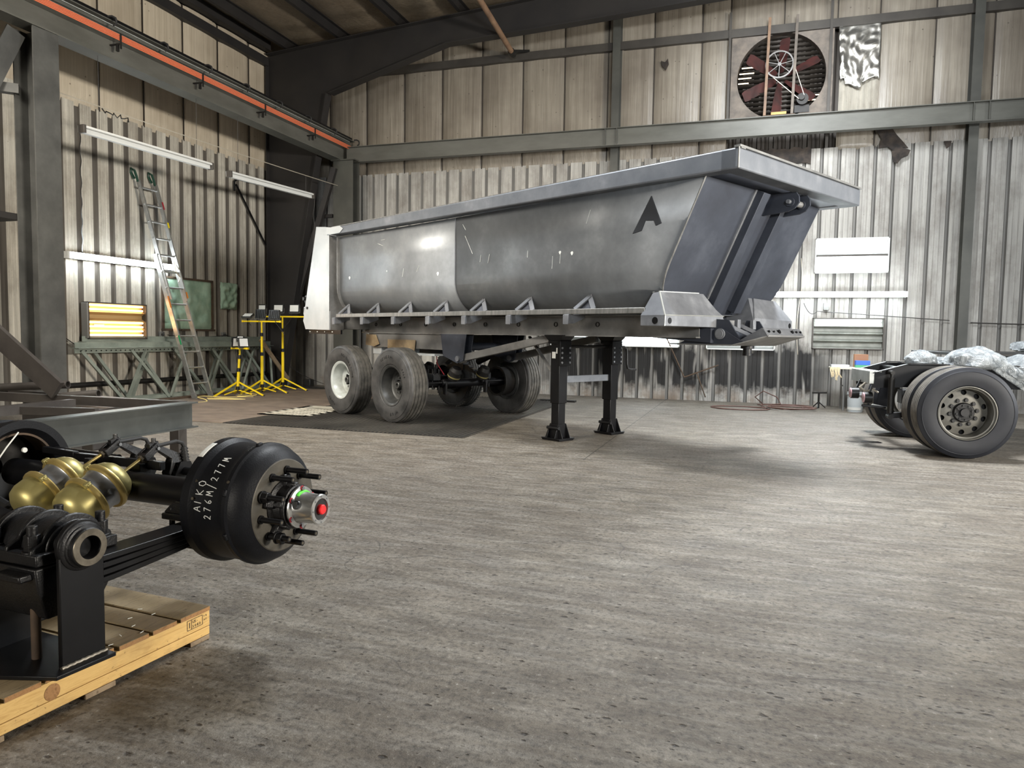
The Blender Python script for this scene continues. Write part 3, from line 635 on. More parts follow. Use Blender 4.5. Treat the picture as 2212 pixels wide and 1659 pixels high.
MB().box((-0.16, -0.22, -0.80), (0.12, -0.1, -0.745)).build('wood_block', 'pallet_side', fan)
# foil patch right of the fan
m = MB()
def foil(u, v):
    x = 1.41+0.74*u+0.02*mnoise.noise(Vector((u*4, v*4, 2)))-0.06*(1-v)*(1-u)*(-1); zb = 6.18+(0.05*math.sin(u*9)+(0.13 if u < 0.12 else 0)+(0.03 if u > 0.55 else -0.06))
    z = zb+(7.26-zb)*v; return (x, YB-0.09-0.03*mnoise.noise(Vector((u*6, v*9, 5)))-0.02*math.sin(PI*v), z)
m.grid(foil, 28, 36)
tag(m.build('foil_patch', 'foil', recalc=False, smooth=40, solid=0.004), 'crumpled silver foil insulation patch just right of the wall fan', 'foil')
m = MB()
for i in range(7): x = 1.47+i*0.1; m.prism([(x, YB+0.02, 5.68), (x+0.05, YB-0.01, 5.68), (x+0.1, YB+0.02, 5.68)], (0, 0, 0.62))
tag(m.build('exposed_sheet', 'sheet_left', recalc=True), 'bare ribbed wall sheet showing below the silver foil patch', 'sheet metal')

# ------------------------------------------------------------------ wall fixtures
def strip_lamp(name, p, q, lit, label, group=None, normal=(0, -1, 0), hang=None, ends=0.0):
    p, q = Vector(p), Vector(q); nrm = Vector(normal)
    t = thing(name, label, 'lamp', (p+q)/2, 0, group); c = (p+q)/2; p, q = p-c, q-c; d = (q-p).normalized()
    m = MB().bar(p+nrm*-0.03, q+nrm*-0.03, 0.07, 0.10, (0, 0, 1)); m.bar(p+nrm*-0.005+Vector((0, 0, 0.055)), q+nrm*-0.005+Vector((0, 0, 0.055)), 0.05, 0.006); m.build('housing', 'fixture_white', t, bevel=0.004)
    for z in ((0.032, -0.032) if lit else (0.03,)):
        MB().cyl(p+nrm*0.035+Vector((0, 0, z))+d*0.03, q+nrm*0.035+Vector((0, 0, z))-d*0.03, 0.019, n=14).build('tube', 'tube_white' if lit else 'fixture_white', t)
    for e, s_ in ((p, 1), (q, -1)): MB().bar(e-d*0.005*s_, e+d*0.035*s_, 0.11, 0.115).build('end_cap', 'fixture_frame' if not lit else 'fixture_white', t, bevel=0.003)
    if hang:
        for (a, zt) in hang: b = Vector(a)-c; MB().cyl(b, b+Vector((0, 0, zt)), 0.004, n=6).build('hanger_wire', 'wire_dark', t)
    return t
def box_lamp(x0, x1, z0, z1, zn, tubes, label, y=YB, depth=0.10, frame='fixture_frame', tube='tube_box', refl='reflector', axis='y', brk=False, dark_from=0.0):
    """recessed reflector box on a wall with long tubes inside"""
    cx_, cz = (x0+x1)/2, (z0+z1)/2; W, Hh = x1-x0, z1-z0
    t = thing('wall_lamp_box', label, 'lamp', (cx_, y, cz) if axis == 'y' else (y, cx_, cz), 0 if axis == 'y' else R(90))
    m = MB(); f = 0.022
    m.box((-W/2, -depth, -Hh/2), (-W/2+f, 0, Hh/2)); m.box((W/2-f, -depth, -Hh/2), (W/2, 0, Hh/2)); m.box((-W/2, -depth, Hh/2-f), (W/2, 0, Hh/2)); m.box((-W/2, -depth, -Hh/2), (W/2, 0, -Hh/2+f))
    m.build('frame', frame, t, bevel=0.003)
    m = MB(); nb = zn; hz = (Hh-2*f)/nb
    for k in range(nb):
        z = -Hh/2+f+hz*k
        m.add([(-W/2+f, -depth*0.75, z), (W/2-f, -depth*0.75, z), (W/2-f, -0.015, z+hz*0.3), (-W/2+f, -0.015, z+hz*0.3), (-W/2+f, -0.015, z+hz*0.7), (W/2-f, -0.015, z+hz*0.7), (W/2-f, -depth*0.75, z+hz), (-W/2+f, -depth*0.75, z+hz)], [(0, 1, 2, 3), (3, 2, 5, 4), (4, 5, 6, 7)])
    m.build('reflector', refl, t, recalc=False)
    for k in tubes:
        z = -Hh/2+f+hz*(k+0.5)
        for dz in (-0.025, 0.045): MB().cyl((-W/2+0.05, -0.06, z+dz), (W/2-0.05, -0.06, z+dz), 0.0145, n=12).build('tube', tube, t)
    if refl == 'reflector' and len(tubes) == 4: MB().box((-W/2+f, -depth*0.9, -0.02), (W/2-f, -depth*0.5, 0.02)).build('divider', 'fixture_frame', t)
    return t
FX = []
FX.append(box_lamp(1.165, 2.475, 2.60, 3.27, 4, (0, 1, 2, 3), 'bright upper box lamp with white tubes on the right of the back wall', frame='fixture_white'))
FX.append(box_lamp(1.175, 2.455, 1.12, 1.73, 4, (3,), 'lower box lamp with dark frame, only its top tubes lit, right of trailer', refl='reflector_dim'))
FX.append(box_lamp(-4.15, -3.33, 1.08, 1.66, 3, (1, 2), 'box lamp behind the trailer, seen beside the near landing leg', frame='fixture_white'))
FX.append(box_lamp(-2.66, -1.38, 1.09, 1.7, 4, (0, 1, 3), 'box lamp behind the trailer, seen right of the far landing leg', frame='fixture_white'))
FX.append(box_lamp(-0.84, 0.49, 1.07, 1.7, 4, (2, 3), 'box lamp behind the trailer, seen behind the kingpin', frame='fixture_white'))
strip_lamp('strip_lamp', (0.44, YB-0.16, 2.18), (2.80, YB-0.16, 2.18), True, 'lit eight foot tube lamp across the right of the back wall')
strip_lamp('strip_lamp', (XL+0.1, 9.13, 2.49), (XL+0.1, 11.5, 2.49), True, 'lit eight foot tube lamp on the left wall behind the ladder', normal=(1, 0, 0))
strip_lamp('strip_lamp', (-9.0, 8.05, 4.09), (-9.0, 10.65, 4.14), False, 'unlit white tube lamp hung above the ladder on the left', normal=(1, 0, 0), hang=(((-9.0, 8.35, 4.1), 1.09), ((-9.0, 10.3, 4.13), 1.06)))
strip_lamp('strip_lamp', (-9.0, 11.10, 4.11), (-9.0, 13.75, 4.20), False, 'unlit white tube lamp hung from a wire in the back left corner', normal=(1, 0, 0), hang=(((-9.0, 11.35, 4.12), 1.07), ((-9.0, 13.5, 4.19), 0.4)))
hb = box_lamp(9.50, 10.76, 1.12, 1.75, 4, (0, 1, 3), 'box lamp with warm amber glow low on the left wall', y=XL+0.02, tube='tube_warm', refl='reflector_warm', axis='x', depth=0.12)
MB().box((-0.67, -0.14, -0.3), (-0.645, 0, 0.3)).build('side_door', 'box_grey', hb, bevel=0.01)
MB().box((-0.45, -0.05, -0.09), (-0.25, -0.03, -0.06)).build('ballast_label', 'label_white', hb)
# foam-filled window openings
wn = MB()
y0, y1, z0, z1 = 11.28, 12.62, 1.32, 2.30
wn.box((XL-0.02, y0-0.03, z0-0.03), (XL+0.03, y0+0.02, z1+0.03)); wn.box((XL-0.02, y1-0.02, z0-0.03), (XL+0.03, y1+0.03, z1+0.03)); wn.box((XL-0.02, y0, z1-0.01), (XL+0.03, y1, z1+0.03)); wn.box((XL-0.02, y0-0.04, z0-0.04), (XL+0.06, y1+0.04, z0))
win = struct(wn.build('window_1', 'rust')); win['label'] = 'boarded window opening filled with green spray foam behind the ladder'
def foamf(y0, y1, z0, z1, sd, amp=0.03):
    def fn(u, v):
        e = min(u, 1-u, v, 1-v)
        return (XL+0.02+amp*(1.2+mnoise.noise(Vector((u*5+sd, v*4, sd)))+0.6*mnoise.noise(Vector((u*13, v*11, sd))))*(min(1, e*8)**0.5 if e > 0 else 0)-0.02, y0+(y1-y0)*u+0.0, z0+(z1-z0)*v)
    return fn
MB().grid(foamf(y0, y1, z0, z1, 3.0), 30, 26).build('foam_fill', 'foam_green', win, recalc=False, smooth=80)
m = MB()
def foam2(u, v):
    e = min(u, 1-u, v, 1-v); j = 0.02*mnoise.noise(Vector((u*9, v*9, 7)))
    return (XL+0.02+0.05*(1+0.8*mnoise.noise(Vector((u*5, v*6, 9))))*(min(1, e*7)**0.4 if e > 0 else 0), 12.87+0.52*u+j, 1.76+0.56*v+j)
m.grid(foam2, 22, 22)
tag(m.build('foam_patch', 'foam_green', recalc=False, smooth=80), 'small square green foam patch on left wall above work lights', 'foam patch')
# pipe, cords and outlets on the left wall
tag(MB().cyl((XL+0.1, 8.0, 0.36), (XL+0.1, 14.3, 0.33), 0.045).build('wall_pipe', 'dark_iron'), 'dark horizontal pipe low along the left wall behind the joists', 'pipe')
tag(MB().tube([(-9.03-1.6*i/29, 8.05+1.43*i/29+0.012*math.sin(i*1.3), 4.05-1.5*i/29) for i in range(30)], 0.007, 6).build('hanging_cord', 'wire_dark'), 'thin dark cord running from the unlit lamp down to the lit tube', 'cord')
def catenary(p, q, sag, n=14): p, q = Vector(p), Vector(q); return [p.lerp(q, i/n)-Vector((0, 0, sag*4*(i/n)*(1-i/n))) for i in range(n+1)]
tag(MB().tube(catenary((XL+0.06, 8.9, 1.35), (XL+0.10, 9.62, 0.98), 0.12)+catenary((XL+0.10, 9.62, 0.98), (XL+0.06, 11.2, 1.16), 0.10)[1:]+[(XL+0.05, 11.25, 1.24)], 0.009, 6).build('power_cord', 'wire_dark'), 'dark power cord sagging along the left wall below the warm lamp', 'cord')
tag(MB().tube(catenary((XL+0.05, 11.35, 1.2), (XL+0.05, 13.0, 1.2), 0.04)+catenary((XL+0.05, 13.0, 1.2), (XL+0.05, 14.9, 1.12), 0.08)[1:], 0.009, 6).build('power_cord', 'wire_dark'), 'dark power cord between the two wall outlets below the foam window', 'cord')
for y, lab in ((11.22, 'small grey outlet box on the left wall under the foam window'), (12.95, 'small grey outlet box on the left wall under the small foam patch')):
    ob = MB().box((XL, y-0.05, 1.15), (XL+0.05, y+0.05, 1.26)).build('outlet_box', 'box_grey', bevel=0.004); tag(ob, lab, 'outlet')
    for k in (-0.022, 0.022): MB().box((XL+0.05, y+k-0.014, 1.185), (XL+0.053, y+k+0.014, 1.225)).build('socket', 'black_plastic', ob)
tag(MB().tube(catenary((-8.98, 7.6, 4.47), (-9.0, 14.8, 4.62), 0.02, 30), 0.008, 6).build('steel_wire', 'wire_light'), 'pale steel wire stretched from the left column to the corner column', 'wire')
m = MB().tube([(-9.0+0.02*math.sin(i*2.1), 8.4+0.045*i, 4.44+0.03*math.cos(i*2.6)) for i in range(12)], 0.009, 6)
tag(m.build('wire_clamp', 'dark_iron'), 'tangled wire clamp near the left end of the steel wire', 'clamp')
m = MB().bar((XL+0.06, 13.35, 4.45), (XL+0.06, 14.5, 3.1), 0.03, 0.03); m.tube([(XL+0.06, 13.3, 4.3), (XL+0.06, 13.3, 4.5), (XL+0.06, 13.4, 4.58), (XL+0.06, 14.1, 4.6)], 0.022, 8)
tag(m.build('bent_rod', 'black_paint'), 'black bent rod hooked on the left wall above the foam patch', 'rod')
tag(MB().tube([(-9.0+0.02*math.sin(i*0.9), 13.8, 4.18-0.07*i) for i in range(28)], 0.005, 6).build('lamp_cord', 'wire_dark'), 'thin cord hanging from the unlit lamp in the corner', 'cord')
# pipes and cords on the back wall
m = MB().cyl((-1.66, YB-0.07, 1.33), (-1.26, YB-0.07, 0.48), 0.014, n=8); m.cyl((-1.26, YB-0.07, 0.48), (-0.58, YB-0.07, 0.75), 0.014, n=8); m.cyl((-1.01, YB-0.06, 0.58), (-0.82, YB-0.06, 0.08), 0.012, n=8)
tag(m.build('bent_wall_rod', 'rust'), 'thin rusty bent rod against the blackened back wall under the trailer', 'rod')
tag(MB().tube(catenary((1.0, YB-0.05, 2.02), (1.25, YB-0.05, 1.86), 0.12, 10)+catenary((1.25, YB-0.05, 1.86), (3.55, YB-0.05, 1.70), 0.0, 14)[1:], 0.008, 6).build('power_cord', 'wire_dark'), 'dark cord running right from the tube lamp on the back wall', 'cord')
tag(MB().tube(catenary((3.9, YB-0.05, 1.66), (8, YB-0.05, 1.62), 0.02, 14), 0.012, 6).build('wall_pipe', 'wire_dark'), 'thin dark pipe on the back wall right of the wind column', 'pipe')
tag(MB().tube([(0.92+0.03*math.sin(i*0.35), YB-0.008, 2.9-0.1*i) for i in range(20)], 0.006, 6).build('hanging_cord', 'wire_light'), 'pale cord hanging on the back wall right of trailer front', 'cord')
ob = MB().box((1.36, YB-0.08, 1.88), (1.46, YB, 2.02)).build('outlet_box', 'box_grey', bevel=0.004); tag(ob, 'small outlet box on the back wall below the lit tube', 'outlet')
m = MB().box((-10.3, YB-0.3, 2.14), (-9.3, YB-0.24, 2.19))
tag(m.build('wall_strut', 'struct_dark'), 'short dark horizontal bar in the far left corner', 'bar')
# ------------------------------------------------------------------ floor mats and plates
mt = MB().box((-7.0, 8.45, 0.0), (-3.38, 14.2, 0.006))
mat_ = tag(mt.build('ribbed_floor_mat', 'mat_base', shade=False), 'dark ribbed steel floor mat under the trailer wheels', 'floor mat')
m = MB(); x = -6.98
while x < -3.40:
    m.box((x, 8.45, 0.006), (x+0.028, 14.2, 0.016)); x += 0.062
rb = m.build('ribs', 'mat_rib', mat_, shade=False); rb['kind'] = 'stuff'
m = MB(); y = 8.46
while y < 14.2: m.box((-3.38, y, 0.0), (-3.35, y+0.03, 0.012)); y += 0.06
m.build('edge_teeth', 'mat_rib', mat_, shade=False)['kind'] = 'stuff'
tag(MB().box((-10.6, 8.45, 0.0), (-7.0, 14.6, 0.012)).build('floor_plate', 'dirt_brown', bevel=0.003), 'brown dirty floor plate left of the ribbed mat', 'floor plate')
m = MB(); gz = 0.022
m.box((-7.22, 9.5, 0.012), (-6.35, 9.56, gz)); m.box((-7.22, 10.55, 0.012), (-6.4, 10.95, gz))
for k in range(6): m.box((-7.22, 9.5+k*0.2, 0.012), (-6.35, 9.5+k*0.2+0.10, gz))
m.box((-7.22, 9.5, 0.012), (-7.12, 10.9, gz)); m.box((-6.42, 9.5, 0.012), (-6.35, 10.9, gz))
tag(m.build('slotted_grate', 'grate_light', shade=False), 'pale slotted grate on the floor beside the rear trailer wheel', 'grate')
tag(MB().box((-3.9, 13.9, 0.0), (-3.2, 14.05, 0.035)).build('steel_strip', 'dark_iron', bevel=0.004), 'dark steel strip lying on floor behind the near landing leg', 'steel strip')
# ================================================================== THE DUMP TRAILER  (local x = towards its front, y = towards its far side)
TR = thing('dump_trailer', 'long unpainted grey steel half-round dump trailer standing on its landing legs', 'trailer', (-1.996, 9.261, 0), R(-29.25))
HW = 1.17   # half width of the tub
def tubsec(x, hw=HW, r=0.45, zt=2.80, zc=2.01, n=10, off=0.0, zb=None):
    """half-round outline from near top edge, round the bottom, to far top edge"""
    pts = [(x, -hw-off, zt), (x, -hw-off, (zt+zc)/2), (x, -hw-off, zc)]
    for i in range(1, n+1):
        a = PI/2*i/n; pts.append((x, -(hw-r)-(r+off)*math.cos(a), zc-(r+off)*math.sin(a)))
    for i in range(n, -1, -1):
        a = PI/2*i/n; pts.append((x, (hw-r)+(r+off)*math.cos(a), zc-(r+off)*math.sin(a)))
    pts += [(x, hw+off, (zt+zc)/2), (x, hw+off, zt)]
    return pts
fwx = lambda z: 1.98+0.484*(z-1.84)       # slanting front wall: x as a function of height
def tub_shell(xa, xb, slanted, zt=2.80):
    m = MB(); A = tubsec(xa); B = tubsec(xb)
    if slanted: B = [(fwx(p[2]), p[1], p[2]) for p in B]
    mid = [tuple(Vector(a).lerp(Vector(b), 0.5)) for a, b in zip(A, B)]; n = len(A); rows = [A, mid, B]; vs_ = [p for r_ in rows for p in r_]
    m.add(vs_, [(k*n+i, k*n+i+1, (k+1)*n+i+1, (k+1)*n+i) for k in range(2) for i in range(n-1)])
    return m
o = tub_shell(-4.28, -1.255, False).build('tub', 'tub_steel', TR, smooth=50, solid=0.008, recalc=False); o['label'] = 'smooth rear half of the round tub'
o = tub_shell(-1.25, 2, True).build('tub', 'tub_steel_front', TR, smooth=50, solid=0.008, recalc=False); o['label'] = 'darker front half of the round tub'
for x in (-1.252,):
    m = MB(); pts = tubsec(x, off=0.006); m.tube(pts, 0.006, 6); m.build('weld_seam', 'bracket_steel', TR)
# slanted front wall of the tub
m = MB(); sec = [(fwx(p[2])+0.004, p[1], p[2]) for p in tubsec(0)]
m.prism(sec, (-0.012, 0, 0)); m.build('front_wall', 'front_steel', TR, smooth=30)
sec2 = [(fwx(p[2])+0.012, p[1], p[2]) for p in tubsec(0, off=0.004) if p[2] > 1.6 and p[1] < 0]
MB().tube(sec2, 0.008, 6).build('weld_seam', 'rail_steel', TR)
# stiffening channels on the front wall
def on_front(y, z, out): return (fwx(z)+out*0.90, y, z-out*0.436)
for y0, y1 in ((-0.25, -0.12), (0.22, 0.37)):
    m = MB(); m.loft([[on_front(y0, z, -0.01), on_front(y1, z, -0.01), on_front(y1, z, 0.10), on_front(y0+0.0, z, 0.10)] for z in (1.62, 2.2, 2.80)])
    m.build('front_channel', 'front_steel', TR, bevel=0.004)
m = MB(); m.loft([[on_front(-0.28, z, -0.005), on_front(-0.25, z, -0.005), on_front(-0.25, z, 0.02), on_front(-0.28, z, 0.02)] for z in (1.72, 2.80)])
m.loft([[on_front(0.37, z, -0.005), on_front(0.44, z, -0.005), on_front(0.44, z, 0.02), on_front(0.37, z, 0.02)] for z in (1.72, 2.80)])
m.build('backing_strip', 'bracket_steel', TR)
# rear face flange and ring
m = MB(); a = tubsec(-4.22, off=0.0); b = tubsec(-4.22, off=0.05); n = len(a)
for sh in (0,):
    A = [Vector(p) for p in a]; Bq = [Vector(p) for p in b]; D = Vector((0.015, 0, 0))
    m.add(A+Bq+[p+D for p in A]+[p+D for p in Bq], [f for i in range(n-1) for f in ((i, i+1, n+i+1, n+i), (2*n+i+1, 2*n+i, 3*n+i, 3*n+i+1), (n+i, n+i+1, 3*n+i+1, 3*n+i), (i+1, i, 2*n+i, 2*n+i+1))])
m.build('end_ring', 'chassis_steel', TR, smooth=40)
m = MB(); m.add(tubsec(-4.27), [tuple(range(len(tubsec(0))))]); m.build('rear_wall', 'chassis_steel', TR, solid=0.01)
# top rim, a box rail round the tub
def rimz(x): t = (x+4.3)/7.13; return 2.835-0.05*t, 2.950+0.015*t
m = MB()
for sgn in (-1, 1):
    for x0, x1 in ((-4.30, 2.83),):
        zb0, zt0 = rimz(x0); zb1, zt1 = rimz(x1)
        yo, yi = sgn*1.285, sgn*1.12
        m.add([(x0, yo, zb0), (x0, yi, zb0), (x0, yi, zt0), (x0, yo, zt0), (x1, yo, zb1), (x1, yi, zb1), (x1, yi, zt1), (x1, yo, zt1)], [(0, 1, 2, 3), (7, 6, 5, 4), (0, 4, 5, 1), (1, 5, 6, 2), (2, 6, 7, 3), (3, 7, 4, 0)])
m.build('side_rim', 'rim_steel', TR, bevel=0.014)
m = MB(); zb, zt = rimz(2.83); m.box((2.66, -1.285, zb), (2.845, 1.285, zt)); m.build('front_rim', 'rim_steel', TR, bevel=0.014)
m = MB(); m.add([(2.40, -1.25, 2.80), (2.70, -1.25, 2.80), (2.70, 1.25, 2.80), (2.40, 1.25, 2.80)], [(0, 1, 2, 3)]); m.build('hood_plate', 'front_steel', TR, solid=0.012)
m = MB().box((-4.3, -1.27, 2.955), (2.86, -1.20, 2.968)); m.box((2.80, -1.29, 2.965), (2.86, 1.29, 2.985)); m.build('rim_lip', 'rail_steel', TR)
m = MB(); m.cyl((2.846, -1.287, 2.785), (2.846, -1.287, 2.97), 0.007, n=8); m.build('weld_seam', 'rail_steel', TR)
# arrow-ended patch on the rim near the tail
m = MB(); yy = -1.290; m.prism([(-4.42, yy, 2.86), (-4.42, yy, 2.955), (-4.0, yy, 2.952), (-3.90, yy, 2.90), (-4.0, yy, 2.845), (-4.3, yy, 2.845)], (0, -0.006, 0)); m.build('rim_patch', 'light_steel', TR)
# tail posts: bright plates at each rear corner
for sgn in (-1, 1):
    y = sgn*1.27; P_ = [(-4.365, 1.335), (-5.18, 1.345), (-5.265, 1.487), (-4.80, 3.015), (-4.50, 2.985), (-4.30, 2.955), (-4.30, 2.84), (-4.37, 2.84)]
    m = MB().prism([(x, y, z) for x, z in P_], (0, -sgn*0.012, 0)); m.prism([(x, y-sgn*0.24, z) for x, z in P_[1:4]+[(-4.6, 2.9), (-4.6, 1.34)]], (0, -sgn*0.012, 0))
    tp = m.build('tail_post', 'light_steel', TR)
    m = MB().box((-4.378, y, 1.335), (-4.366, y-sgn*0.26, 2.84)); m.build('post_flange', 'chassis_steel', TR)
    m = MB().loft([[(-5.262, y, 1.49), (-5.262, y-sgn*0.25, 1.49), (-5.25, y-sgn*0.25, 1.49), (-5.25, y, 1.49)], [(-4.80, y, 3.01), (-4.80, y-sgn*0.25, 3.01), (-4.788, y-sgn*0.25, 3.01), (-4.788, y, 3.01)]]); m.build('post_flange', 'light_steel', TR)
    if sgn < 0:
        MB().cyl((-5.11, y-0.0135, 1.70), (-5.11, y-0.001, 1.70), 0.022, n=20).build('bolt_hole', 'black_paint', TR)
        MB().prism([(-5.33, -1.20, 1.78), (-5.22, -1.20, 1.80), (-5.20, -1.20, 1.90), (-5.32, -1.20, 1.92), (-5.38, -1.2, 1.85)], (0, 0.03, 0)).build('latch', 'dark_iron', TR)
        MB().cyl((-5.30, -1.25, 1.86), (-5.30, -1.12, 1.86), 0.03).build('latch_pin', 'dark_iron', TR)
        MB().tube([(-5.20, -1.22, 1.72), (-5.30, -1.22, 1.71), (-5.32, -1.22, 1.60), (-5.22, -1.22, 1.57)], 0.018, 8).build('tie_loop', 'light_steel', TR)
MB().box((-4.62, -1.0, 1.35), (-4.40, 1.0, 1.62)).build('rear_crossmember', 'chassis_steel', TR, bevel=0.005)
m = MB().box((-5.15, -1.22, 1.27), (-4.1, -1.19, 1.335)); o = m.build('light_bar', 'black_paint', TR)
for x in (-5.1, -4.85, -4.6, -4.35): MB().cyl((x, -1.235, 1.305), (x, -1.22, 1.305), 0.008, n=8).build('marker', 'label_white', o)
# raised letter A on the side near the front
m = MB(); m.prism([(x, -HW-0.004, z) for x, z in ((1.848, 2.685), (1.976, 2.406), (1.911, 2.387), (1.885, 2.439), (1.783, 2.449), (1.737, 2.354), (1.629, 2.334))], (0, -0.014, 0))
m.build('emblem', 'emblem_steel', TR, bevel=0.003)
# scratches and pale specks on the side plates
m = MB(); rnd = random.Random(3)
for x, z, ln, a in ((-3.1, 2.62, .16, -.3), (-3.0, 2.66, .1, 0.0), (-2.45, 2.1, .12, 1.3), (-2.1, 2.15, .1, 1.0), (-1.1, 2.7, .1, -.9), (-1.05, 2.55, .28, -1.0), (-0.75, 2.2, .09, 1.4), (-0.6, 2.18, .11, 1.3), (0.1, 2.2, .08, 1.5), (0.5, 2.05, .14, 1.5), (0.62, 2.1, .12, 1.5), (1.0, 2.5, .15, 1.2)):
    m.bar((x, -HW-0.0075, z), (x+ln*math.cos(a), -HW-0.0075, z+ln*math.sin(a)), 0.0025, 0.004, (0, 1, 0))
for x, z, r_ in ((-1.62, 2.10, .022), (0.62, 2.22, .016), (0.80, 2.2, .018), (-3.9, 2.15, .02), (-2.85, 2.2, .01)):
    m.prism([(x+r_*math.cos(t)*(1+.3*math.sin(3*t)), -HW-0.0055, z+r_*1.2*math.sin(t)) for t in [2*PI*i/9 for i in range(9)]], (0, -0.002, 0))
m.build('scratch_marks', 'spark_white', TR)['kind'] = 'stuff'
# side rails and outriggers
for sgn in (-1, 1):
    m = MB().box((-4.2, sgn*1.25, 1.535), (1.85, sgn*1.19, 1.592)); m.build('side_rail', 'rail_steel', TR, bevel=0.006)
brs = (-4.05, -3.2, -2.36, -1.53, -0.76, 0.08, 1.01)
for sgn in (-1, 1):
    for i, x in enumerate(brs):
        # peaked gusset above the rail
        def apex(dx, out, z): return (x+dx, sgn*out, z)
        m = MB()
        m.bar(apex(0.005, 1.10, 1.74), apex(-0.115, 1.22, 1.59), 0.055, 0.012, (0, sgn*1.0, 0.8)); m.bar(apex(-0.005, 1.10, 1.74), apex(0.105, 1.16, 1.59), 0.055, 0.012, (0, sgn*1.0, 0.8))
        g_ = m.build('gusset', 'bracket_steel', TR)
        MB().prism([apex(0, 1.10, 1.71), apex(-0.085, 1.18, 1.592), apex(0.085, 1.13, 1.592)], (0.0, -sgn*0.006, 0.0)).build('gusset_web', 'front_steel', g_)
        m = MB(); xl = x-0.20
        m.loft([[(xl-0.03, sgn*0.98, 1.50), (xl+0.03, sgn*0.98, 1.50), (xl+0.03, sgn*0.98, 1.54), (xl-0.03, sgn*0.98, 1.54)], [(xl-0.035, sgn*1.17, 1.435), (xl+0.035, sgn*1.17, 1.435), (xl+0.035, sgn*1.17, 1.535), (xl-0.035, sgn*1.17, 1.535)], [(xl-0.035, sgn*1.26, 1.435), (xl+0.035, sgn*1.26, 1.435), (xl+0.035, sgn*1.26, 1.535), (xl-0.035, sgn*1.26, 1.535)]])
        m.box((xl-0.042, sgn*1.258, 1.425), (xl+0.036, sgn*1.268, 1.53))
        m.build('outrigger', 'bracket_steel', TR, bevel=0.003)
# floor pan of the frame, main rails
for sgn in (-1, 1):
    m = MB().ibeam((-4.55, sgn*0.5, 1.42), (2.0, sgn*0.5, 1.42), 0.13, 0.245, 0.014, 0.01); r_ = m.build('frame_rail', 'chassis_steel', TR)
    for x in (-4.19, -3.47, -2.8, -2.1, -1.41, -0.74, -0.06, 0.62):
        m = MB().lathe((x, sgn*0.506, 1.44), (0, sgn, 0), [(0, 0.022), (0, 0.030), (0.012, 0.030), (0.012, 0.022)], 16, closed=True); m.build('tie_ring', 'dark_iron', r_)
m = MB()
for x in (-4.3, -3.3, -2.2, -1.1, 0, 1.1, 1.9): m.box((x-0.05, -0.5, 1.34), (x+0.05, 0.5, 1.5))
m.build('crossmembers', 'chassis_steel', TR)
# ------------------------------------------------ front shoes (boxed lower brackets)
for (ya, yb, sgn) in ((-1.27, -0.23, -1), (0.42, 1.30, 1)):
    m = MB(); xf, xr = 2.11, 1.82
    yo, yi = (ya, yb) if sgn < 0 else (yb, ya)
    lo = [(xr, yo, 1.41), (xf, yo, 1.41), (xf, yi, 1.41), (xr-0.1, yi, 1.41)]; mid = [(xr, yo, 1.515), (xf, yo, 1.515), (xf, yi, 1.53), (xr-0.1, yi, 1.53)]
    hi = [(xr+0.04, yo-sgn*0.14, 1.745), (fwx(1.745)+0.02, yo-sgn*0.12, 1.75), (fwx(1.75)+0.02, yi+sgn*0.24, 1.765), (xr-0.1, yi+sgn*0.24, 1.765)]
    m.loft([lo, mid, hi]); sh = m.build('front_shoe', 'bracket_steel', TR, bevel=0.006, smooth=20)
    if sgn < 0:
        MB().cyl((1.995, yo-0.002, 1.462), (1.995, yo+0.01, 1.462), 0.034, n=24).build('hole', 'black_paint', sh)
        MB().cyl((xf-0.01, -1.19, 1.462), (xf+0.003, -1.19, 1.462), 0.03, n=24).build('hole', 'black_paint', sh)
        m = MB().tube([mid[1], hi[1]], 0.009, 6); m.tube([lo[1], mid[1], mid[2]], 0.006, 6); m.tube([hi[0], hi[1], hi[2]], 0.007, 6); m.build('weld_seam', 'zinc_light', sh)
    else: MB().cyl((xf-0.01, 1.24, 1.46), (xf+0.003, 1.24, 1.46), 0.03, n=24).build('hole', 'black_paint', sh)
    # upright flanges beside the hitch
    yy = yi+(0.05 if sgn < 0 else -0.05)*0
    m = MB().loft([[(fwx(1.76)+0.0, yi+sgn*0.22, 1.77), (fwx(1.76)+0.0, yi+sgn*0.14, 1.77), (fwx(1.76)-0.3, yi+sgn*0.14, 1.77), (fwx(1.76)-0.3, yi+sgn*0.22, 1.77)], [(2.15, yi+sgn*0.0, 1.43), (2.15, yi-sgn*0.06, 1.43), (1.8, yi-sgn*0.06, 1.43), (1.8, yi, 1.43)]])
    m.build('hitch_flange', 'bracket_steel', TR, bevel=0.003)
# hoist lugs high on the front wall
for y in (0.06, 0.30):
    out_ = [(fwx(2.59), 2.585), (2.63, 2.60), (2.70, 2.625), (2.745, 2.68), (2.74, 2.74), (2.70, 2.80), (2.44, 2.80)]
    m = MB().prism([(x, y, z) for x, z in out_], (0, 0.022, 0)); m.lathe((2.655, y-0.02, 2.69), (0, 1, 0), [(0, 0.022), (0, 0.045), (0.062, 0.045), (0.062, 0.022)], 24, closed=True)
    m.build('hoist_lug', 'front_steel', TR, smooth=30)
MB().cyl((2.655, 0.0, 2.69), (2.655, 0.38, 2.69), 0.021).build('hoist_pin', 'bracket_steel', TR)
MB().cyl((2.655, 0.10, 2.69), (2.655, 0.28, 2.69), 0.032).build('pin_sleeve', 'chassis_steel', TR)
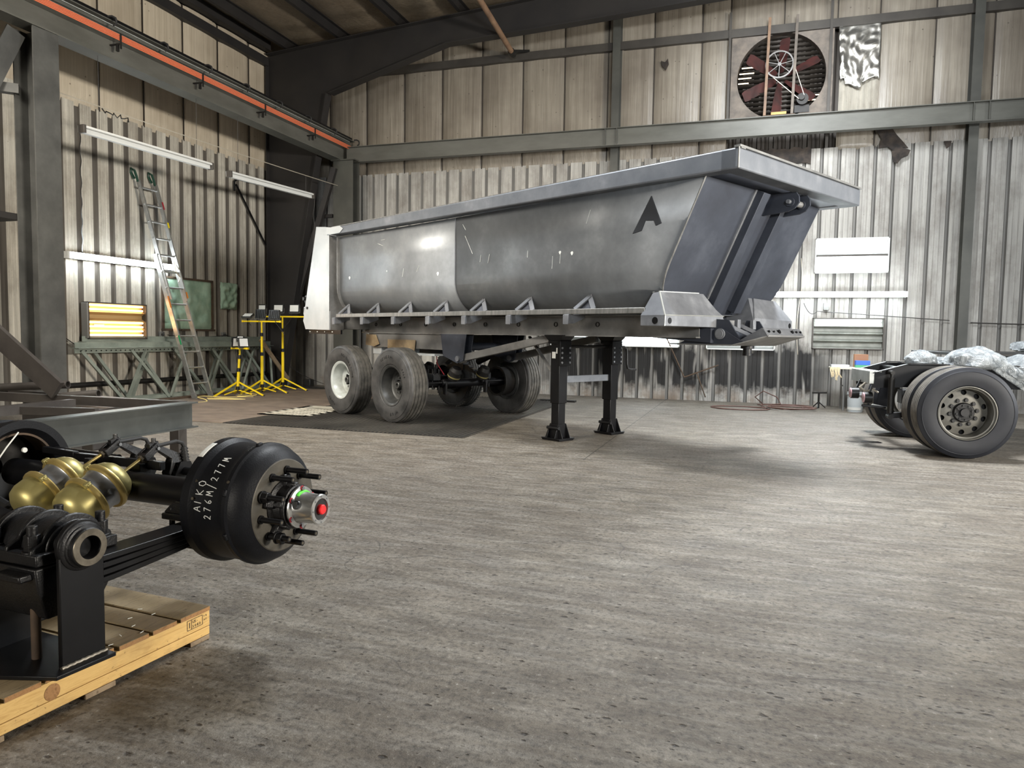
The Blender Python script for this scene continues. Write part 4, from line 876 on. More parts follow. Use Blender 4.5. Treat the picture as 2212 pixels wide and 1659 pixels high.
# ------------------------------------------------ coupler under the nose
m = MB().box((1.6, -0.45, 1.225), (2.35, 0.45, 1.24)); m.loft([[(2.35, -0.45, 1.225), (2.35, 0.45, 1.225), (2.35, 0.45, 1.24), (2.35, -0.45, 1.24)], [(2.70, -0.36, 1.325), (2.70, 0.40, 1.325), (2.70, 0.40, 1.34), (2.70, -0.36, 1.34)]])
m.build('coupler_plate', 'chassis_steel', TR, bevel=0.003)
m = MB().loft([[(2.69, -0.37, 1.325), (2.70, -0.37, 1.32), (2.70, 0.40, 1.32), (2.69, 0.40, 1.325)], [(2.61, -0.34, 1.41), (2.622, -0.34, 1.41), (2.622, 0.44, 1.41), (2.61, 0.44, 1.41)]]); m.prism([(2.30, -0.36, 1.24), (2.70, -0.36, 1.325), (2.61, -0.345, 1.41)], (0, 0.012, 0))
np_ = m.build('nose_plate', 'bracket_steel', TR, bevel=0.003)
for y, r_ in ((-0.29, 0.013), (-0.19, 0.010), (-0.08, 0.022), (0.2, 0.018), (0.29, 0.012), (0.38, 0.012)):
    MB().cyl((2.655, y, 1.372), (2.668, y, 1.378), r_, n=14).build('hole', 'black_paint', np_)
m = MB(); arc_text(m, 'A', lambda a, h: (2.692-0.088*((1.335+h*1.0-1.32)/0.09)+0.004, a, 1.335+h), 0.075, 0.06, 0.03); m.build('stamped_letter', 'black_paint', np_)
MB().cyl((2.27, 0, 1.225), (2.27, 0, 1.12), 0.045, n=24).build('kingpin', 'black_paint', TR)
MB().lathe((2.27, 0, 1.225), (0, 0, -1), [(0, 0), (0, 0.07), (0.03, 0.07), (0.035, 0.038), (0.075, 0.036), (0.08, 0.05), (0.1, 0.05), (0.102, 0)], 28).build('kingpin_collar', 'black_paint', TR)
for y, s_ in ((-0.42, -1), (0.32, 1)):
    m = MB().prism([(1.70, y, 1.24), (1.80, y, 1.285), (2.06, y, 1.405), (2.20, y, 1.41), (2.44, y, 1.27), (2.40, y, 1.24)], (0, 0.02, 0)); m.prism([(2.0, y+0.06*-s_, 1.24), (2.1, y+0.06*-s_, 1.5), (2.25, y+0.06*-s_, 1.49), (2.38, y+0.06*-s_, 1.3), (2.38, y+0.06*-s_, 1.24)], (0, 0.016, 0))
    tp = m.build('hinge_plate', 'front_steel', TR)
    MB().lathe((2.2, y-0.035, 1.345), (0, 1, 0), [(0, 0.0), (0, 0.042), (0.012, 0.042), (0.012, 0.055), (0.03, 0.055), (0.1, 0.03), (0.1, 0)], 24).build('hinge_pin', 'bracket_steel', tp)
MB().cyl((2.46, -0.36, 1.285), (2.46, 0.36, 1.285), 0.024).build('cross_pin', 'bracket_steel', TR)
m = MB().box((2.20, -0.16, 1.40), (2.24, -0.10, 1.5)); m.box((2.2, 0.16, 1.40), (2.24, 0.22, 1.5)); m.bar((2.15, -0.2, 1.44), (2.42, -0.02, 1.29), 0.03, 0.04); m.bar((2.15, 0.05, 1.44), (2.45, 0.16, 1.29), 0.03, 0.04)
m.build('locking_jaw', 'bracket_steel', TR, bevel=0.003)
m = MB().loft([[(1.35, -0.5, 1.30), (1.35, 0.5, 1.30), (1.35, 0.5, 1.45), (1.35, -0.5, 1.45)], [(2.12, -0.48, 1.25), (2.12, 0.48, 1.25), (2.12, 0.48, 1.4), (2.12, -0.48, 1.4)]]); m.build('nose_frame', 'front_steel', TR)
# ------------------------------------------------ landing legs
for y in (-0.5, 0.5):
    m = MB().box((-0.075, y-0.075, 0.46), (0.075, y+0.075, 1.21)); lg = m.build('landing_leg', 'black_paint', TR, bevel=0.006)
    MB().box((-0.062, y-0.062, 0.15), (0.062, y+0.062, 0.5)).build('inner_leg', 'black_paint', lg, bevel=0.005)
    m = MB()
    for sx in (-0.072, 0.064): m.prism([(sx, y-0.135, 0.03), (sx, y-0.07, 0.205), (sx, y+0.07, 0.205), (sx, y+0.135, 0.03)], (0.008, 0, 0))
    for sy in (-0.072, 0.064): m.prism([(-0.15, y+sy, 0.03), (-0.075, y+sy, 0.205), (0.075, y+sy, 0.205), (0.15, y+sy, 0.03)], (0, 0.008, 0))
    m.box((-0.155, y-0.14, 0.018), (0.155, y+0.14, 0.032)); m.box((-0.15, y-0.13, 0), (0.15, y+0.13, 0.02)); m.box((-0.063, y-0.063, 0.03), (0.063, y+0.063, 0.16)); m.build('foot', 'black_paint', lg, bevel=0.004)
    MB().cyl((-0.1, y-0.085, 0.155), (0.1, y-0.085, 0.155), 0.02).build('foot_pin', 'black_cast', lg)
    m = MB().box((0.06, y-0.10, 0.93), (0.11, y+0.10, 1.24)); m.box((-0.1, y-0.1, 1.2), (0.1, y+0.1, 1.24)); m.loft([[(-0.10, y-0.1, 1.24), (0.10, y-0.1, 1.24), (0.10, y+0.1, 1.24), (-0.1, y+0.1, 1.24)], [(-0.16, y-0.12, 1.31), (0.16, y-0.12, 1.31), (0.16, y+0.12, 1.31), (-0.16, y+0.12, 1.31)]])
    br = m.build('mounting_bracket', 'black_paint', lg, bevel=0.004)
    for z in (0.97, 1.03, 1.09, 1.15):
        for yy in (-0.07, 0.07): MB().nut((0.11, y+yy, z), (0.122, y+yy, z), 0.014).build('bolt', 'bracket_steel', br)
    if y < 0:
        MB().box((-0.05, y-0.0785, 1.02), (0.01, y-0.0755, 1.10)).build('label', 'label_white', lg)
        MB().box((0.02, y-0.0785, 1.08), (0.055, y-0.0755, 1.15)).build('label', 'label_white', lg)
MB().bar((0, -0.44, 0.755), (0, 0.44, 0.755), 0.05, 0.085).build('leg_crossbar', 'rim_steel', TR, bevel=0.004)
MB().cyl((0.0, -0.5, 1.165), (0.0, 0.62, 1.165), 0.02).build('cross_shaft', 'dark_iron', TR)
MB().tube([(0.02, 0.58, 1.165), (0.02, 0.74, 1.165), (0.02, 0.80, 1.14), (0.02, 0.815, 1.08), (0.02, 0.82, 0.93), (0.02, 0.84, 0.87), (0.02, 0.90, 0.85), (0.02, 1.02, 0.85)], 0.015, 10).build('crank_handle', 'black_cast', TR)
for x0, y0, x1, y1 in ((-0.1, -0.4, -0.95, -0.1),): MB().bar((x0, y0, 0.72), (x1, y1, 1.28), 0.04, 0.02).build('leg_brace', 'chassis_steel', TR)
# ------------------------------------------------ suspension subframe
for sgn in (-1, 1):
    y = sgn*0.5
    m = MB().prism([(-4.35, y-0.04, 1.295), (-4.40, y-0.04, 1.22), (-4.2, y-0.04, 1.07), (-2.10, y-0.04, 1.06), (-2.10, y-0.04, 1.295)], (0, 0.10, 0)); sb = m.build('suspension_beam', 'chassis_steel', TR, bevel=0.005)
    MB().prism([(-3.75, y-sgn*-0.062, 1.20), (-3.75, y-sgn*-0.062, 1.06), (-3.60, y-sgn*-0.062, 0.95), (-3.02, y-sgn*-0.062, 0.95), (-2.98, y-sgn*-0.062, 1.20)], (0, sgn*0.008, 0)).build('wear_plate', 'raw_plate', sb)
    MB().prism([(-4.42, y+sgn*0.062, 1.10), (-4.15, y+sgn*0.062, 1.08), (-4.0, y+sgn*0.062, 1.12), (-4.1, y+sgn*0.062, 1.27), (-4.4, y+sgn*0.062, 1.28)], (0, sgn*0.006, 0)).build('end_plate', 'raw_plate', sb)
    m = MB().prism([(-2.35, y-0.07, 1.30), (-2.28, y-0.07, 0.98), (-1.95, y-0.07, 0.88), (-1.82, y-0.07, 0.92), (-1.75, y-0.07, 1.30)], (0, 0.012, 0)); m.prism([(-2.35, y+0.06, 1.30), (-2.28, y+0.06, 0.98), (-1.95, y+0.06, 0.88), (-1.82, y+0.06, 0.92), (-1.75, y+0.06, 1.30)], (0, 0.012, 0)); m.box((-2.3, y-0.06, 1.0), (-2.15, y+0.06, 1.3))
    hg = m.build('spring_hanger', 'front_steel', TR, bevel=0.003); MB().cyl((-1.92, y-0.10, 0.95), (-1.92, y+0.10, 0.95), 0.04).build('hanger_bolt', 'bracket_steel', hg)
    m = MB().bar((-1.92, y, 0.955), (-0.2, y*0.9, 1.27), 0.07, 0.10); m.cyl((-1.92, y-0.05, 0.95), (-1.92, y+0.05, 0.95), 0.07); m.build('radius_arm', 'chassis_steel', TR, bevel=0.005)
    m = MB()
    for k in range(4):
        L = 0.62-0.11*k; n = 10
        m.loft([[(-3.21+L*(2*i/n-1), y-0.045, 0.74+0.02*k+0.0-(0.0)+0.16*((2*i/n-1)*L/0.62)**2*-1), (-3.21+L*(2*i/n-1), y+0.045, 0.74+0.02*k+0.16*((2*i/n-1)*L/0.62)**2*-1), (-3.21+L*(2*i/n-1), y+0.045, 0.758+0.02*k+0.16*((2*i/n-1)*L/0.62)**2*-1), (-3.21+L*(2*i/n-1), y-0.045, 0.758+0.02*k+0.16*((2*i/n-1)*L/0.62)**2*-1)] for i in range(n+1)])
    m.box((-3.36, y-0.06, 0.72), (-3.06, y+0.06, 0.96)); m.build('leaf_spring', 'black_cast', TR)
    MB().box((-3.05, y-0.1, 0.97), (-2.45, y+0.1, 1.0)).build('spring_seat', 'light_steel', TR)
MB().box((-4.3, -0.5, 0.95), (-4.05, 0.5, 1.2)).build('rear_subframe', 'light_steel', TR, bevel=0.01)
m = MB().cyl((-2.15, -0.5, 1.12), (-2.15, 0.5, 1.12), 0.06); m.cyl((-4.0, -0.5, 1.12), (-4.0, 0.5, 1.12), 0.05); m.box((-3.5, -0.12, 0.95), (-2.7, 0.12, 1.25)); m.build('air_tank', 'front_steel', TR)
# axles, brakes and wheels
TIRE = [(-.105, .30), (-.15, .325), (-.158, .40), (-.150, .46), (-.128, .495), (-.118, .507)]
def tread(w_, ro, grooves):
    P_ = []; 
    for g in grooves: P_ += [(g-0.007, ro), (g-0.005, ro-0.012), (g+0.005, ro-0.012), (g+0.007, ro)]
    return P_
def wheel(parent, name, o, d, deep, rimmat, side='tire_side', trd='tire_tread', ro=0.547, w_=0.31, text=None, lugs=False, label=None, a_txt=1.2):
    """o: centre of the tyre, d: outward axis; rim disc sunk deep from the outer lip"""
    o = Vector(o); d = Vector(d).normalized(); h = w_/2
    s1, s2, _ = orient(d)
    m = MB()
    prof_side = lambda sg: [(sg*(h-0.035), 0.288), (sg*(h-0.01), 0.31), (sg*(h+0.004), 0.37), (sg*(h+0.006), 0.44), (sg*(h-0.002), 0.493), (sg*(h-0.010), 0.496), (sg*(h-0.008), 0.503), (sg*(h-0.018), ro-0.014), (sg*(h-0.035), ro-0.003)]
    m.lathe(o, d, [(-h+0.035, 0.288), (-h+0.06, 0.32), (h-0.06, 0.32), (h-0.035, 0.288)], 56)
    m.mat(0); m.lathe(o, d, prof_side(1), 72); m.lathe(o, d, prof_side(-1), 72)
    m.mat(1); gp = tread(w_, ro, (-h*0.55, -h*0.18, h*0.18, h*0.55)); m.lathe(o, d, [(-h+0.035, ro-0.003)]+gp+[(h-0.035, ro-0.003)], 72)
    if lugs:
        for k in range(60):
            a = 2*PI*k/60
            for sg in (-1, 1):
                c = o+d*(sg*(h-0.032))+(s1*math.cos(a)+s2*math.sin(a))*(ro-0.008); t = (s1*-math.sin(a)+s2*math.cos(a)); m.bar(c-d*0.03*sg, c+d*0.012*sg, 0.026, 0.02, s1*math.cos(a)+s2*math.sin(a))
    tire = m.build('tire', [side, trd], parent, smooth=32)
    if label: tire['label'] = label
    if text:
        mt_ = MB()
        for (txt, a0, r0, size) in text:
            up_ = Vector((0, 0, 1)); rt_ = up_.cross(d).normalized()
            if rt_.length < 0.1: rt_ = s1
            fn = lambda a, hh, a0=a0, r0=r0: o + d*(h+0.0078) + (rt_*math.sin(a0+a/r0)+up_*math.cos(a0+a/r0))*(r0+hh)
            arc_text(mt_, txt, fn, size, size*0.82)
        mt_.build('sidewall_lettering', 'tire_letter', tire, recalc=False, solid=0.002)
    # rim: outer lip, barrel, disc
    m = MB(); dz = h-deep
    m.lathe(o, d, [(h-0.03, 0.275), (h-0.022, 0.300), (h-0.012, 0.300), (h-0.012, 0.290), (h-0.03, 0.262), (h-0.06, 0.255), (h-0.09, 0.235), (dz+0.02, 0.225), (dz, 0.20), (dz-0.004, 0.16)], 56)
    m.lathe(o, d, [(-h+0.03, 0.275), (-h+0.022, 0.300), (-h+0.012, 0.290), (-h+0.04, 0.255), (dz-0.02, 0.235), (dz-0.02, 0.16)], 56)
    rim = m.build('rim', rimmat, parent, smooth=40)
    # disc with hand holes made as a ring of plates
    m = MB(); nh = 10; r0_, r1_, r2_ = 0.075, 0.145, 0.205; seg = 60
    def P2(r, a, t): return o + d*t + (s1*math.cos(a)+s2*math.sin(a))*r
    m.lathe(o, d, [(dz-0.012, 0.03), (dz-0.004, 0.03), (dz-0.004, 0.148), (dz-0.016, 0.148)], 40, closed=True)
    for k in range(nh):
        a = 2*PI*k/nh; aw = 2*PI/nh*0.28
        m.add([P2(0.146, a-aw, dz-0.004), P2(0.146, a, dz-0.004), P2(0.146, a+aw, dz-0.004), P2(0.206, a+aw*0.9, dz+0.002), P2(0.206, a, dz+0.002), P2(0.206, a-aw*0.9, dz+0.002)], [(0, 1, 4, 5), (1, 2, 3, 4)])
    m.lathe(o, d, [(dz+0.002, 0.196), (dz+0.004, 0.212)], 56)
    m.build('disc', rimmat, rim, smooth=40)
    return rim
AX = (-2.60, -4.03)
for i, x in enumerate(AX):
    zc = 0.549
    MB().cyl((x, -0.93, zc), (x, 0.93, zc), 0.064, n=28).build('axle_tube', 'black_paint', TR)
    for sgn in (-1, 1):
        y = sgn*1.125
        wh = bpy.data.objects.new('wheel', None); col.objects.link(wh); wh.parent = TR; wh.location = (x, y, zc)
        mats_ = {(0, -1): 'rim_dark', (1, -1): 'rim_white', (0, 1): 'rim_dark', (1, 1): 'rim_dark'}[(i, sgn)]
        txt = None
        if sgn < 0: txt = [('BRIDGESTONE', 0.15, 0.395, 0.058), ('R260F', 3.45, 0.395, 0.058)] if i else [('GENERAL', -0.62, 0.395, 0.062), ('HF60', 2.6, 0.395, 0.066), ('S360', 0.9, 0.385, 0.045)]
        wheel(wh, 'wheel', (0, 0, 0), (0, sgn, 0), 0.20 if sgn < 0 else 0.26, mats_, text=txt, lugs=(sgn > 0 and i == 1))
        m = MB().lathe((0, 0, 0), (0, sgn, 0), [(0.0, 0.075), (-0.055, 0.07), (-0.02, 0.055), (0.03, 0.05), (0.035, 0.045), (0.035, 0.028), (0.0, 0.026)], 28)
        m.build('hub', 'rim_dark', wh)
        for k in range(10):
            a = 2*PI*k/10; c = (0.115*math.cos(a), -sgn*0.055, 0.115*math.sin(a)); MB().nut(c, (c[0], c[1]+sgn*0.03, c[2]), 0.016).build('wheel_nut', 'rim_dark', wh)
        m = MB().lathe((0, 0, 0), (0, -sgn, 0), [(0.09, 0.10), (0.09, 0.215), (0.16, 0.215), (0.17, 0.225), (0.30, 0.225), (0.335, 0.24), (0.36, 0.24), (0.36, 0.205), (0.2, 0.2), (0.2, 0.06)], 40); m.build('brake_drum', 'dark_iron', wh, smooth=35)
        # brake gear
        cy_ = sgn*0.28; m = MB()
        bp_ = Vector((x+0.19, cy_, zc+0.08)); ax_ = Vector((0.5, 0, 0.87))
        m.lathe(bp_, ax_, [(-0.02, 0), (-0.02, 0.05), (0.0, 0.085), (0.04, 0.09), (0.045, 0.10), (0.06, 0.10), (0.065, 0.088), (0.11, 0.088), (0.115, 0.10), (0.13, 0.10), (0.135, 0.09), (0.19, 0.07), (0.2, 0)], 24); m.build('brake_chamber', 'dark_iron', TR)
        MB().lathe(bp_, ax_, [(0.04, 0.101), (0.062, 0.103)], 24).build('clamp_band', 'gold_zinc', TR)
        MB().cyl((x+0.13, sgn*0.35, zc+0.02), (x+0.13, sgn*0.85, zc+0.02), 0.016, n=12).build('camshaft', 'black_cast', TR)
        m = MB().prism([(x+0.10, sgn*0.40, zc-0.16), (x+0.16, sgn*0.40, zc-0.16), (x+0.18, sgn*0.40, zc+0.04), (x+0.08, sgn*0.40, zc+0.04)], (0, 0.03, 0)); m.cyl((x+0.13, sgn*0.39, zc+0.02), (x+0.13, sgn*0.44, zc+0.02), 0.045, n=16); m.build('slack_adjuster', 'black_cast', TR, bevel=0.004)
        m = MB().box((x-0.09, sgn*0.5-0.07, zc+0.05), (x+0.09, sgn*0.5+0.07, zc+0.15)); m.build('axle_seat', 'black_cast', TR, bevel=0.005)
        for dx in (-0.05, 0.05): MB().tube([(x+dx, sgn*0.5-0.06, zc+0.22), (x+dx, sgn*0.5-0.06, zc-0.08), (x+dx, sgn*0.5+0.06, zc-0.08), (x+dx, sgn*0.5+0.06, zc+0.22)], 0.01, 8).build('u_bolt', 'black_cast', TR)
MB().tube([(-4.3, -0.45, 1.27), (-4.05, -0.48, 0.95), (-3.95, -0.5, 0.75)], 0.008, 6).build('air_line', 'black_rubber', TR)
MB().tube([(-2.6, -0.45, 1.0), (-2.65, -0.40, 0.85), (-2.6, -0.3, 0.68)], 0.007, 6).build('air_line', 'label_red', TR)
MB().cyl((-2.2, 0.5, 1.06), (-2.75, 0.5, 0.86), 0.05).build('spring_hanger', 'black_cast', TR)
# ================================================================== TRUCK REAR (right edge of the picture)
TK = thing('truck_rear_chassis', 'rear end of a black truck chassis with dual wheels at the right edge', 'truck', (2.33, 9.2, 0), R(6))
def truck_wheel(y, sgn, rimmat, outer=True):
    wh = bpy.data.objects.new('wheel', None); col.objects.link(wh); wh.parent = TK; wh.location = (0, y, 0.512)
    o = Vector((0, 0, 0)); d = Vector((0, sgn, 0)); h = 0.14; ro = 0.512
    m = MB(); side = lambda sg: [(sg*(h-0.035), 0.288), (sg*(h-0.008), 0.312), (sg*(h+0.004), 0.37), (sg*(h+0.004), 0.43), (sg*(h-0.004), 0.46), (sg*(h-0.001), 0.465), (sg*(h-0.008), 0.472), (sg*(h-0.016), ro-0.022), (sg*(h-0.026), ro-0.006), (sg*(h-0.034), ro-0.002)]
    m.lathe(o, d, side(1), 96); m.lathe(o, d, side(-1), 96); m.lathe(o, d, [(-h+0.035, 0.288), (-h+0.06, 0.33), (h-0.06, 0.33), (h-0.035, 0.288)], 48)
    m.mat(1); m.lathe(o, d, [(-h+0.034, ro-0.002)]+tread(0.28, ro, (-0.075, -0.025, 0.025, 0.075))+[(h-0.034, ro-0.002)], 96)
    m.build('tire', ['truck_tire', 'truck_tread'], wh, smooth=30)
    m = MB(); s1, s2, _ = orient(d); dz = -0.045 if outer else 0.10
    m.lathe(o, d, [(h-0.03, 0.27), (h-0.02, 0.300), (h-0.006, 0.302), (h-0.004, 0.292), (h-0.02, 0.285), (h-0.05, 0.272), (h-0.10, 0.266), (dz+0.03, 0.262), (dz+0.01, 0.262)], 72)
    m.lathe(o, d, [(-h+0.03, 0.27), (-h+0.02, 0.300), (-h+0.006, 0.292), (-h+0.05, 0.25), (-0.08, 0.235)], 60)
    rim = m.build('rim', rimmat, wh, smooth=40)
    if not outer: return wh
    # disc face with ten hand holes: rings plus webs
    m = MB(); nh = 10
    def P3(r, a, t): return o + d*t + (s1*math.cos(a)+s2*math.sin(a))*r
    m.lathe(o, d, [(dz+0.045, 0.10), (dz+0.045, 0.175), (dz+0.04, 0.192)], 72); m.lathe(o, d, [(dz+0.022, 0.256), (dz+0.012, 0.262)], 72)
    na = 8
    for k in range(nh):
        a0 = 2*PI*k/nh; A = 2*PI/nh
        # web with a round bite: inner ring at r .176, outer ring at r .212, hole radius .026 centred r .194
        outer_pts = [P3(0.192, a0+A*i/24, dz+0.04) for i in range(25)]; inner_pts = [P3(0.256, a0+A*i/24, dz+0.022) for i in range(25)]
        for i in range(24):
            aa = (i+0.5)/24-0.5
            dx = abs(aa)*A*0.224
            if dx < 0.030: 
                hh = math.sqrt(0.030**2-dx**2)*0.95; ra, rb_ = 0.224-hh, 0.224+hh
                pa, pb = a0+A*i/24, a0+A*(i+1)/24
                if ra > 0.193: m.add([P3(0.192, pa, dz+0.04), P3(0.192, pb, dz+0.04), P3(ra, pb, dz+0.04-0.018*(ra-.192)/.064), P3(ra, pa, dz+0.04-0.018*(ra-.192)/.064)], [(0, 1, 2, 3)])
                if rb_ < 0.255: m.add([P3(rb_, pa, dz+0.04-0.018*(rb_-.192)/.064), P3(rb_, pb, dz+0.04-0.018*(rb_-.192)/.064), P3(0.256, pb, dz+0.022), P3(0.256, pa, dz+0.022)], [(0, 1, 2, 3)])
            else: m.add([outer_pts[i], outer_pts[i+1], inner_pts[i+1], inner_pts[i]], [(0, 1, 2, 3)])
    m.build('disc', rimmat, rim, smooth=50, recalc=True)
    m = MB().lathe(o, d, [(dz-0.03, 0.0), (dz-0.03, 0.262)], 48); m.build('disc_back', 'black_paint', rim)
    hb_ = MB().lathe(o, d, [(dz+0.02, 0.112), (dz+0.07, 0.110), (dz+0.085, 0.10), (dz+0.085, 0.05), (dz+0.11, 0.045), (dz+0.11, 0)], 40).build('hub', 'black_cast', rim, smooth=30)
    for k in range(8):
        a = 2*PI*k/8+0.2; p = P3(0.08, a, dz+0.082); MB().nut(p, p+d*0.015, 0.012).build('hub_bolt', 'black_cast', hb_)
    for k in range(10):
        a = 2*PI*k/10+0.15; p = P3(0.140, a, dz+0.04); m = MB().cyl(p, p+d*0.005, 0.027, n=20); m.nut(p, p+d*0.03, 0.019); m.build('wheel_nut', 'black_cast', rim)
    return wh
truck_wheel(0.14, -1, 'rim_grey'); truck_wheel(0.475, -1, 'rim_grey', False); truck_wheel(1.9, 1, 'rim_grey', False); truck_wheel(2.24, 1, 'rim_grey', False)
MB().cyl((0, 0.1, 0.512), (0, 2.2, 0.512), 0.09).build('axle', 'black_cast', TK)
for y in (0.79, 1.6):
    m = MB().prism([(-0.80, y, 0.90), (-0.42, y, 1.015), (3.0, y, 1.03), (3.0, y, 0.76), (-0.35, y, 0.74), (-0.78, y, 0.72)], (0, 0.012, 0))
    m.bar((-0.80, y+0.035*(-1 if y < 1 else 1), 0.905), (-0.42, y+0.035*(-1 if y < 1 else 1), 1.02), 0.08, 0.01); m.box((-0.42, y-0.07 if y < 1 else y, 1.02), (3.0, y if y < 1 else y+0.07, 1.032))
    m.build('frame_rail', 'black_paint', TK, smooth=20)
m = MB().box((-0.84, 0.75, 0.77), (-0.78, 1.64, 0.93)); m.box((-0.78, 0.74, 0.915), (-0.70, 1.65, 0.93)); m.build('rear_crossmember', 'zinc_light', TK, bevel=0.012)
MB().box((-0.5, 0.8, 0.8), (-0.4, 1.6, 0.98)).build('crossmember', 'black_paint', TK)
m = MB().cyl((-0.62, 0.62, 0.86), (-0.62, 0.62, 0.43), 0.036, n=16); m.cyl((-0.62, 0.62, 0.92), (-0.62, 0.62, 0.86), 0.02); m.cyl((-0.62, 0.58, 0.92), (-0.62, 0.78, 0.92), 0.025); m.cyl((-0.62, 0.58, 0.39), (-0.62, 0.7, 0.39), 0.03); m.build('shock_absorber', 'dark_iron', TK)
m = MB().bar((-0.62, 0.66, 0.40), (-0.05, 0.7, 0.45), 0.06, 0.07); m.box((-0.5, 0.62, 0.55), (-0.1, 0.8, 0.72)); m.bar((-0.9, 0.8, 0.5), (-0.62, 0.8, 0.48), 0.02, 0.03); m.build('suspension_arm', 'black_cast', TK, bevel=0.008)
for dz_, x, y in ((0, -0.86, 0.80), (0.03, -0.93, 1.15)):
    m = MB().cyl((x-0.02, y, 0.60+dz_), (x+0.07, y, 0.60+dz_), 0.072, n=24); lmp = m.build('tail_lamp', 'black_plastic', TK)
    MB().lathe((x-0.02, y, 0.60+dz_), (-1, 0, 0), [(0, 0.066), (0.01, 0.062), (0.016, 0.04), (0.018, 0.0)], 24).build('lamp_lens', 'lens_red', lmp)
    MB().bar((x+0.04, y, 0.64+dz_), (x+0.09, y, 0.80), 0.03, 0.02).build('lamp_bracket', 'black_paint', lmp)
m = MB().tube([(-0.84, 0.9, 0.78), (-0.9, 0.92, 0.72), (-0.82, 0.95, 0.66), (-0.76, 0.9, 0.7), (-0.7, 0.85, 0.66)], 0.012, 6); m.build('wiring', 'wire_light', TK)
MB().loft([[(-0.78, 0.82, 0.50), (-0.78, 0.86, 0.50), (-0.76, 0.86, 0.52), (-0.76, 0.82, 0.52)], [(-0.55, 0.82, 0.44), (-0.55, 0.86, 0.44), (-0.53, 0.86, 0.47), (-0.53, 0.82, 0.47)]]).build('bracket', 'zinc_light', TK)
m = MB().box((0.35, 1.0, 1.13), (3.0, 3.2, 1.17)); m.box((0.8, 1.0, 1.03), (3.0, 1.5, 1.13)); m.build('deck_plate', 'black_paint', TK, bevel=0.006)
def blob(cx_, cy_, cz_, rx_, ry_, rz_, seed, wr=0.16, nu=44, nv=22, squash=0.0):
    m = MB()
    def fn(u, v):
        a = 2*PI*u; b = PI*(v-0.5); p = Vector((math.cos(b)*math.cos(a), math.cos(b)*math.sin(a), math.sin(b)))
        q = Vector((p.x*2.1+seed, p.y*2.1, p.z*2.1)); k = 1+wr*mnoise.noise(q)+wr*0.7*abs(mnoise.noise(q*3.1))-0.05*abs(mnoise.noise(Vector((p.x*9+seed, p.y*9+p.z*5, p.z*3))))
        z = p.z*rz_*k; 
        if p.z < 0: z *= 0.5
        return (cx_+p.x*rx_*k, cy_+p.y*ry_*k, cz_+z)
    m.grid(fn, nu, nv); return m
for args, lab in (((-0.20, 0.98, 1.06, 0.17, 0.2, 0.13, 1.0), 'crumpled ball of clear plastic film at the rear of the truck frame'),
                  ((0.04, 1.0, 1.04, 0.16, 0.16, 0.07, 4.0), 'small heap of clear plastic film between the two larger bundles on truck'),
                  ((0.34, 0.82, 1.05, 0.32, 0.28, 0.19, 8.0), 'large bundle of clear plastic film over the truck wheel'),
                  ((0.95, 1.0, 0.98, 0.34, 0.3, 0.17, 12.0), 'clear plastic film bundle at the right edge on the truck frame')):
    ob = blob(*args).build('plastic_bundle', 'plastic_film', smooth=40, recalc=False)
    ob.location = TK.location; ob.rotation_euler = TK.rotation_euler; tag(ob, lab, 'plastic film')
m = MB()
def drape(u, v):
    x = 0.42+0.62*u+0.05*math.sin(v*7); y = 0.66+0.02*mnoise.noise(Vector((u*7, v*8, 3)))+0.08*(1-v)*u; z = (1.16-0.40*u**1.3)*v+(1.02-0.42*u)*(1-v)-0.03*abs(mnoise.noise(Vector((u*9, v*5, 8))))
    return (x, y-0.03*abs(mnoise.noise(Vector((u*11+v*4, v*3, 1)))), z)
m.grid(drape, 30, 14); ob = m.build('plastic_drape', 'plastic_film', recalc=False, smooth=40, solid=0.002); ob.location = TK.location; ob.rotation_euler = TK.rotation_euler
tag(ob, 'loose clear plastic film hanging down beside the truck tire', 'plastic film')
ob = blob(4.35, 12.4, 1.22, 0.7, 0.4, 0.16, 21.0).build('plastic_bundle', 'plastic_film', smooth=40, recalc=False); tag(ob, 'dark shadowed plastic heap lying on the deck far right', 'plastic film')

# ------------------------------------------------ table, bucket and boxes by the back wall
TB = thing('work_table', 'small folding table with pale top behind the truck by the wall', 'table', (1.75, 14.95, 0))
MB().box((-0.28, -0.28, 0.765), (0.55, 0.28, 0.795)).build('table_top', 'table_top', TB, bevel=0.004)
for x, y in ((-0.05, -0.22), (-0.05, 0.22), (0.48, -0.22), (0.48, 0.22)): MB().cyl((x, y, 0), (x, y, 0.77), 0.018, n=12).build('leg', 'box_grey', TB)
MB().bar((-0.05, -0.22, 0.45), (-0.05, 0.22, 0.45), 0.02, 0.02).build('stretcher', 'box_grey', TB)
m = MB().lathe((0.13+1.75, 14.55, 0), (0, 0, 1), [(0, 0), (0, 0.125), (0.02, 0.13), (0.30, 0.14), (0.30, 0.148), (0.32, 0.148), (0.34, 0.142), (0.36, 0.144), (0.36, 0.136), (0.02, 0.12)], 32)
bk = tag(m.build('bucket', 'bucket_clear'), 'whitish plastic bucket on the floor beside the small table', 'bucket')
MB().lathe((1.88, 14.55, 0.30), (0, 0, 1), [(0, 0.151), (0.02, 0.151)], 32).build('rim_band', 'box_grey', bk)
MB().lathe((1.88, 14.55, 0.04), (0, 0, 1), [(0, 0.1335), (0.05, 0.1355)], 32, a0=3.3, a1=5.4).build('label', 'label_white', bk)
tag(MB().box((1.47, 14.75, 0.795), (1.78, 14.95, 0.845)).build('clear_tray', 'bucket_clear', bevel=0.006), 'flat clear plastic tray at the left end of the table', 'tray')
tag(MB().box((1.90, 14.85, 0.795), (2.14, 15.05, 0.845)).build('carton', 'box_green', bevel=0.003), 'green carton on the table under the blue one', 'carton')
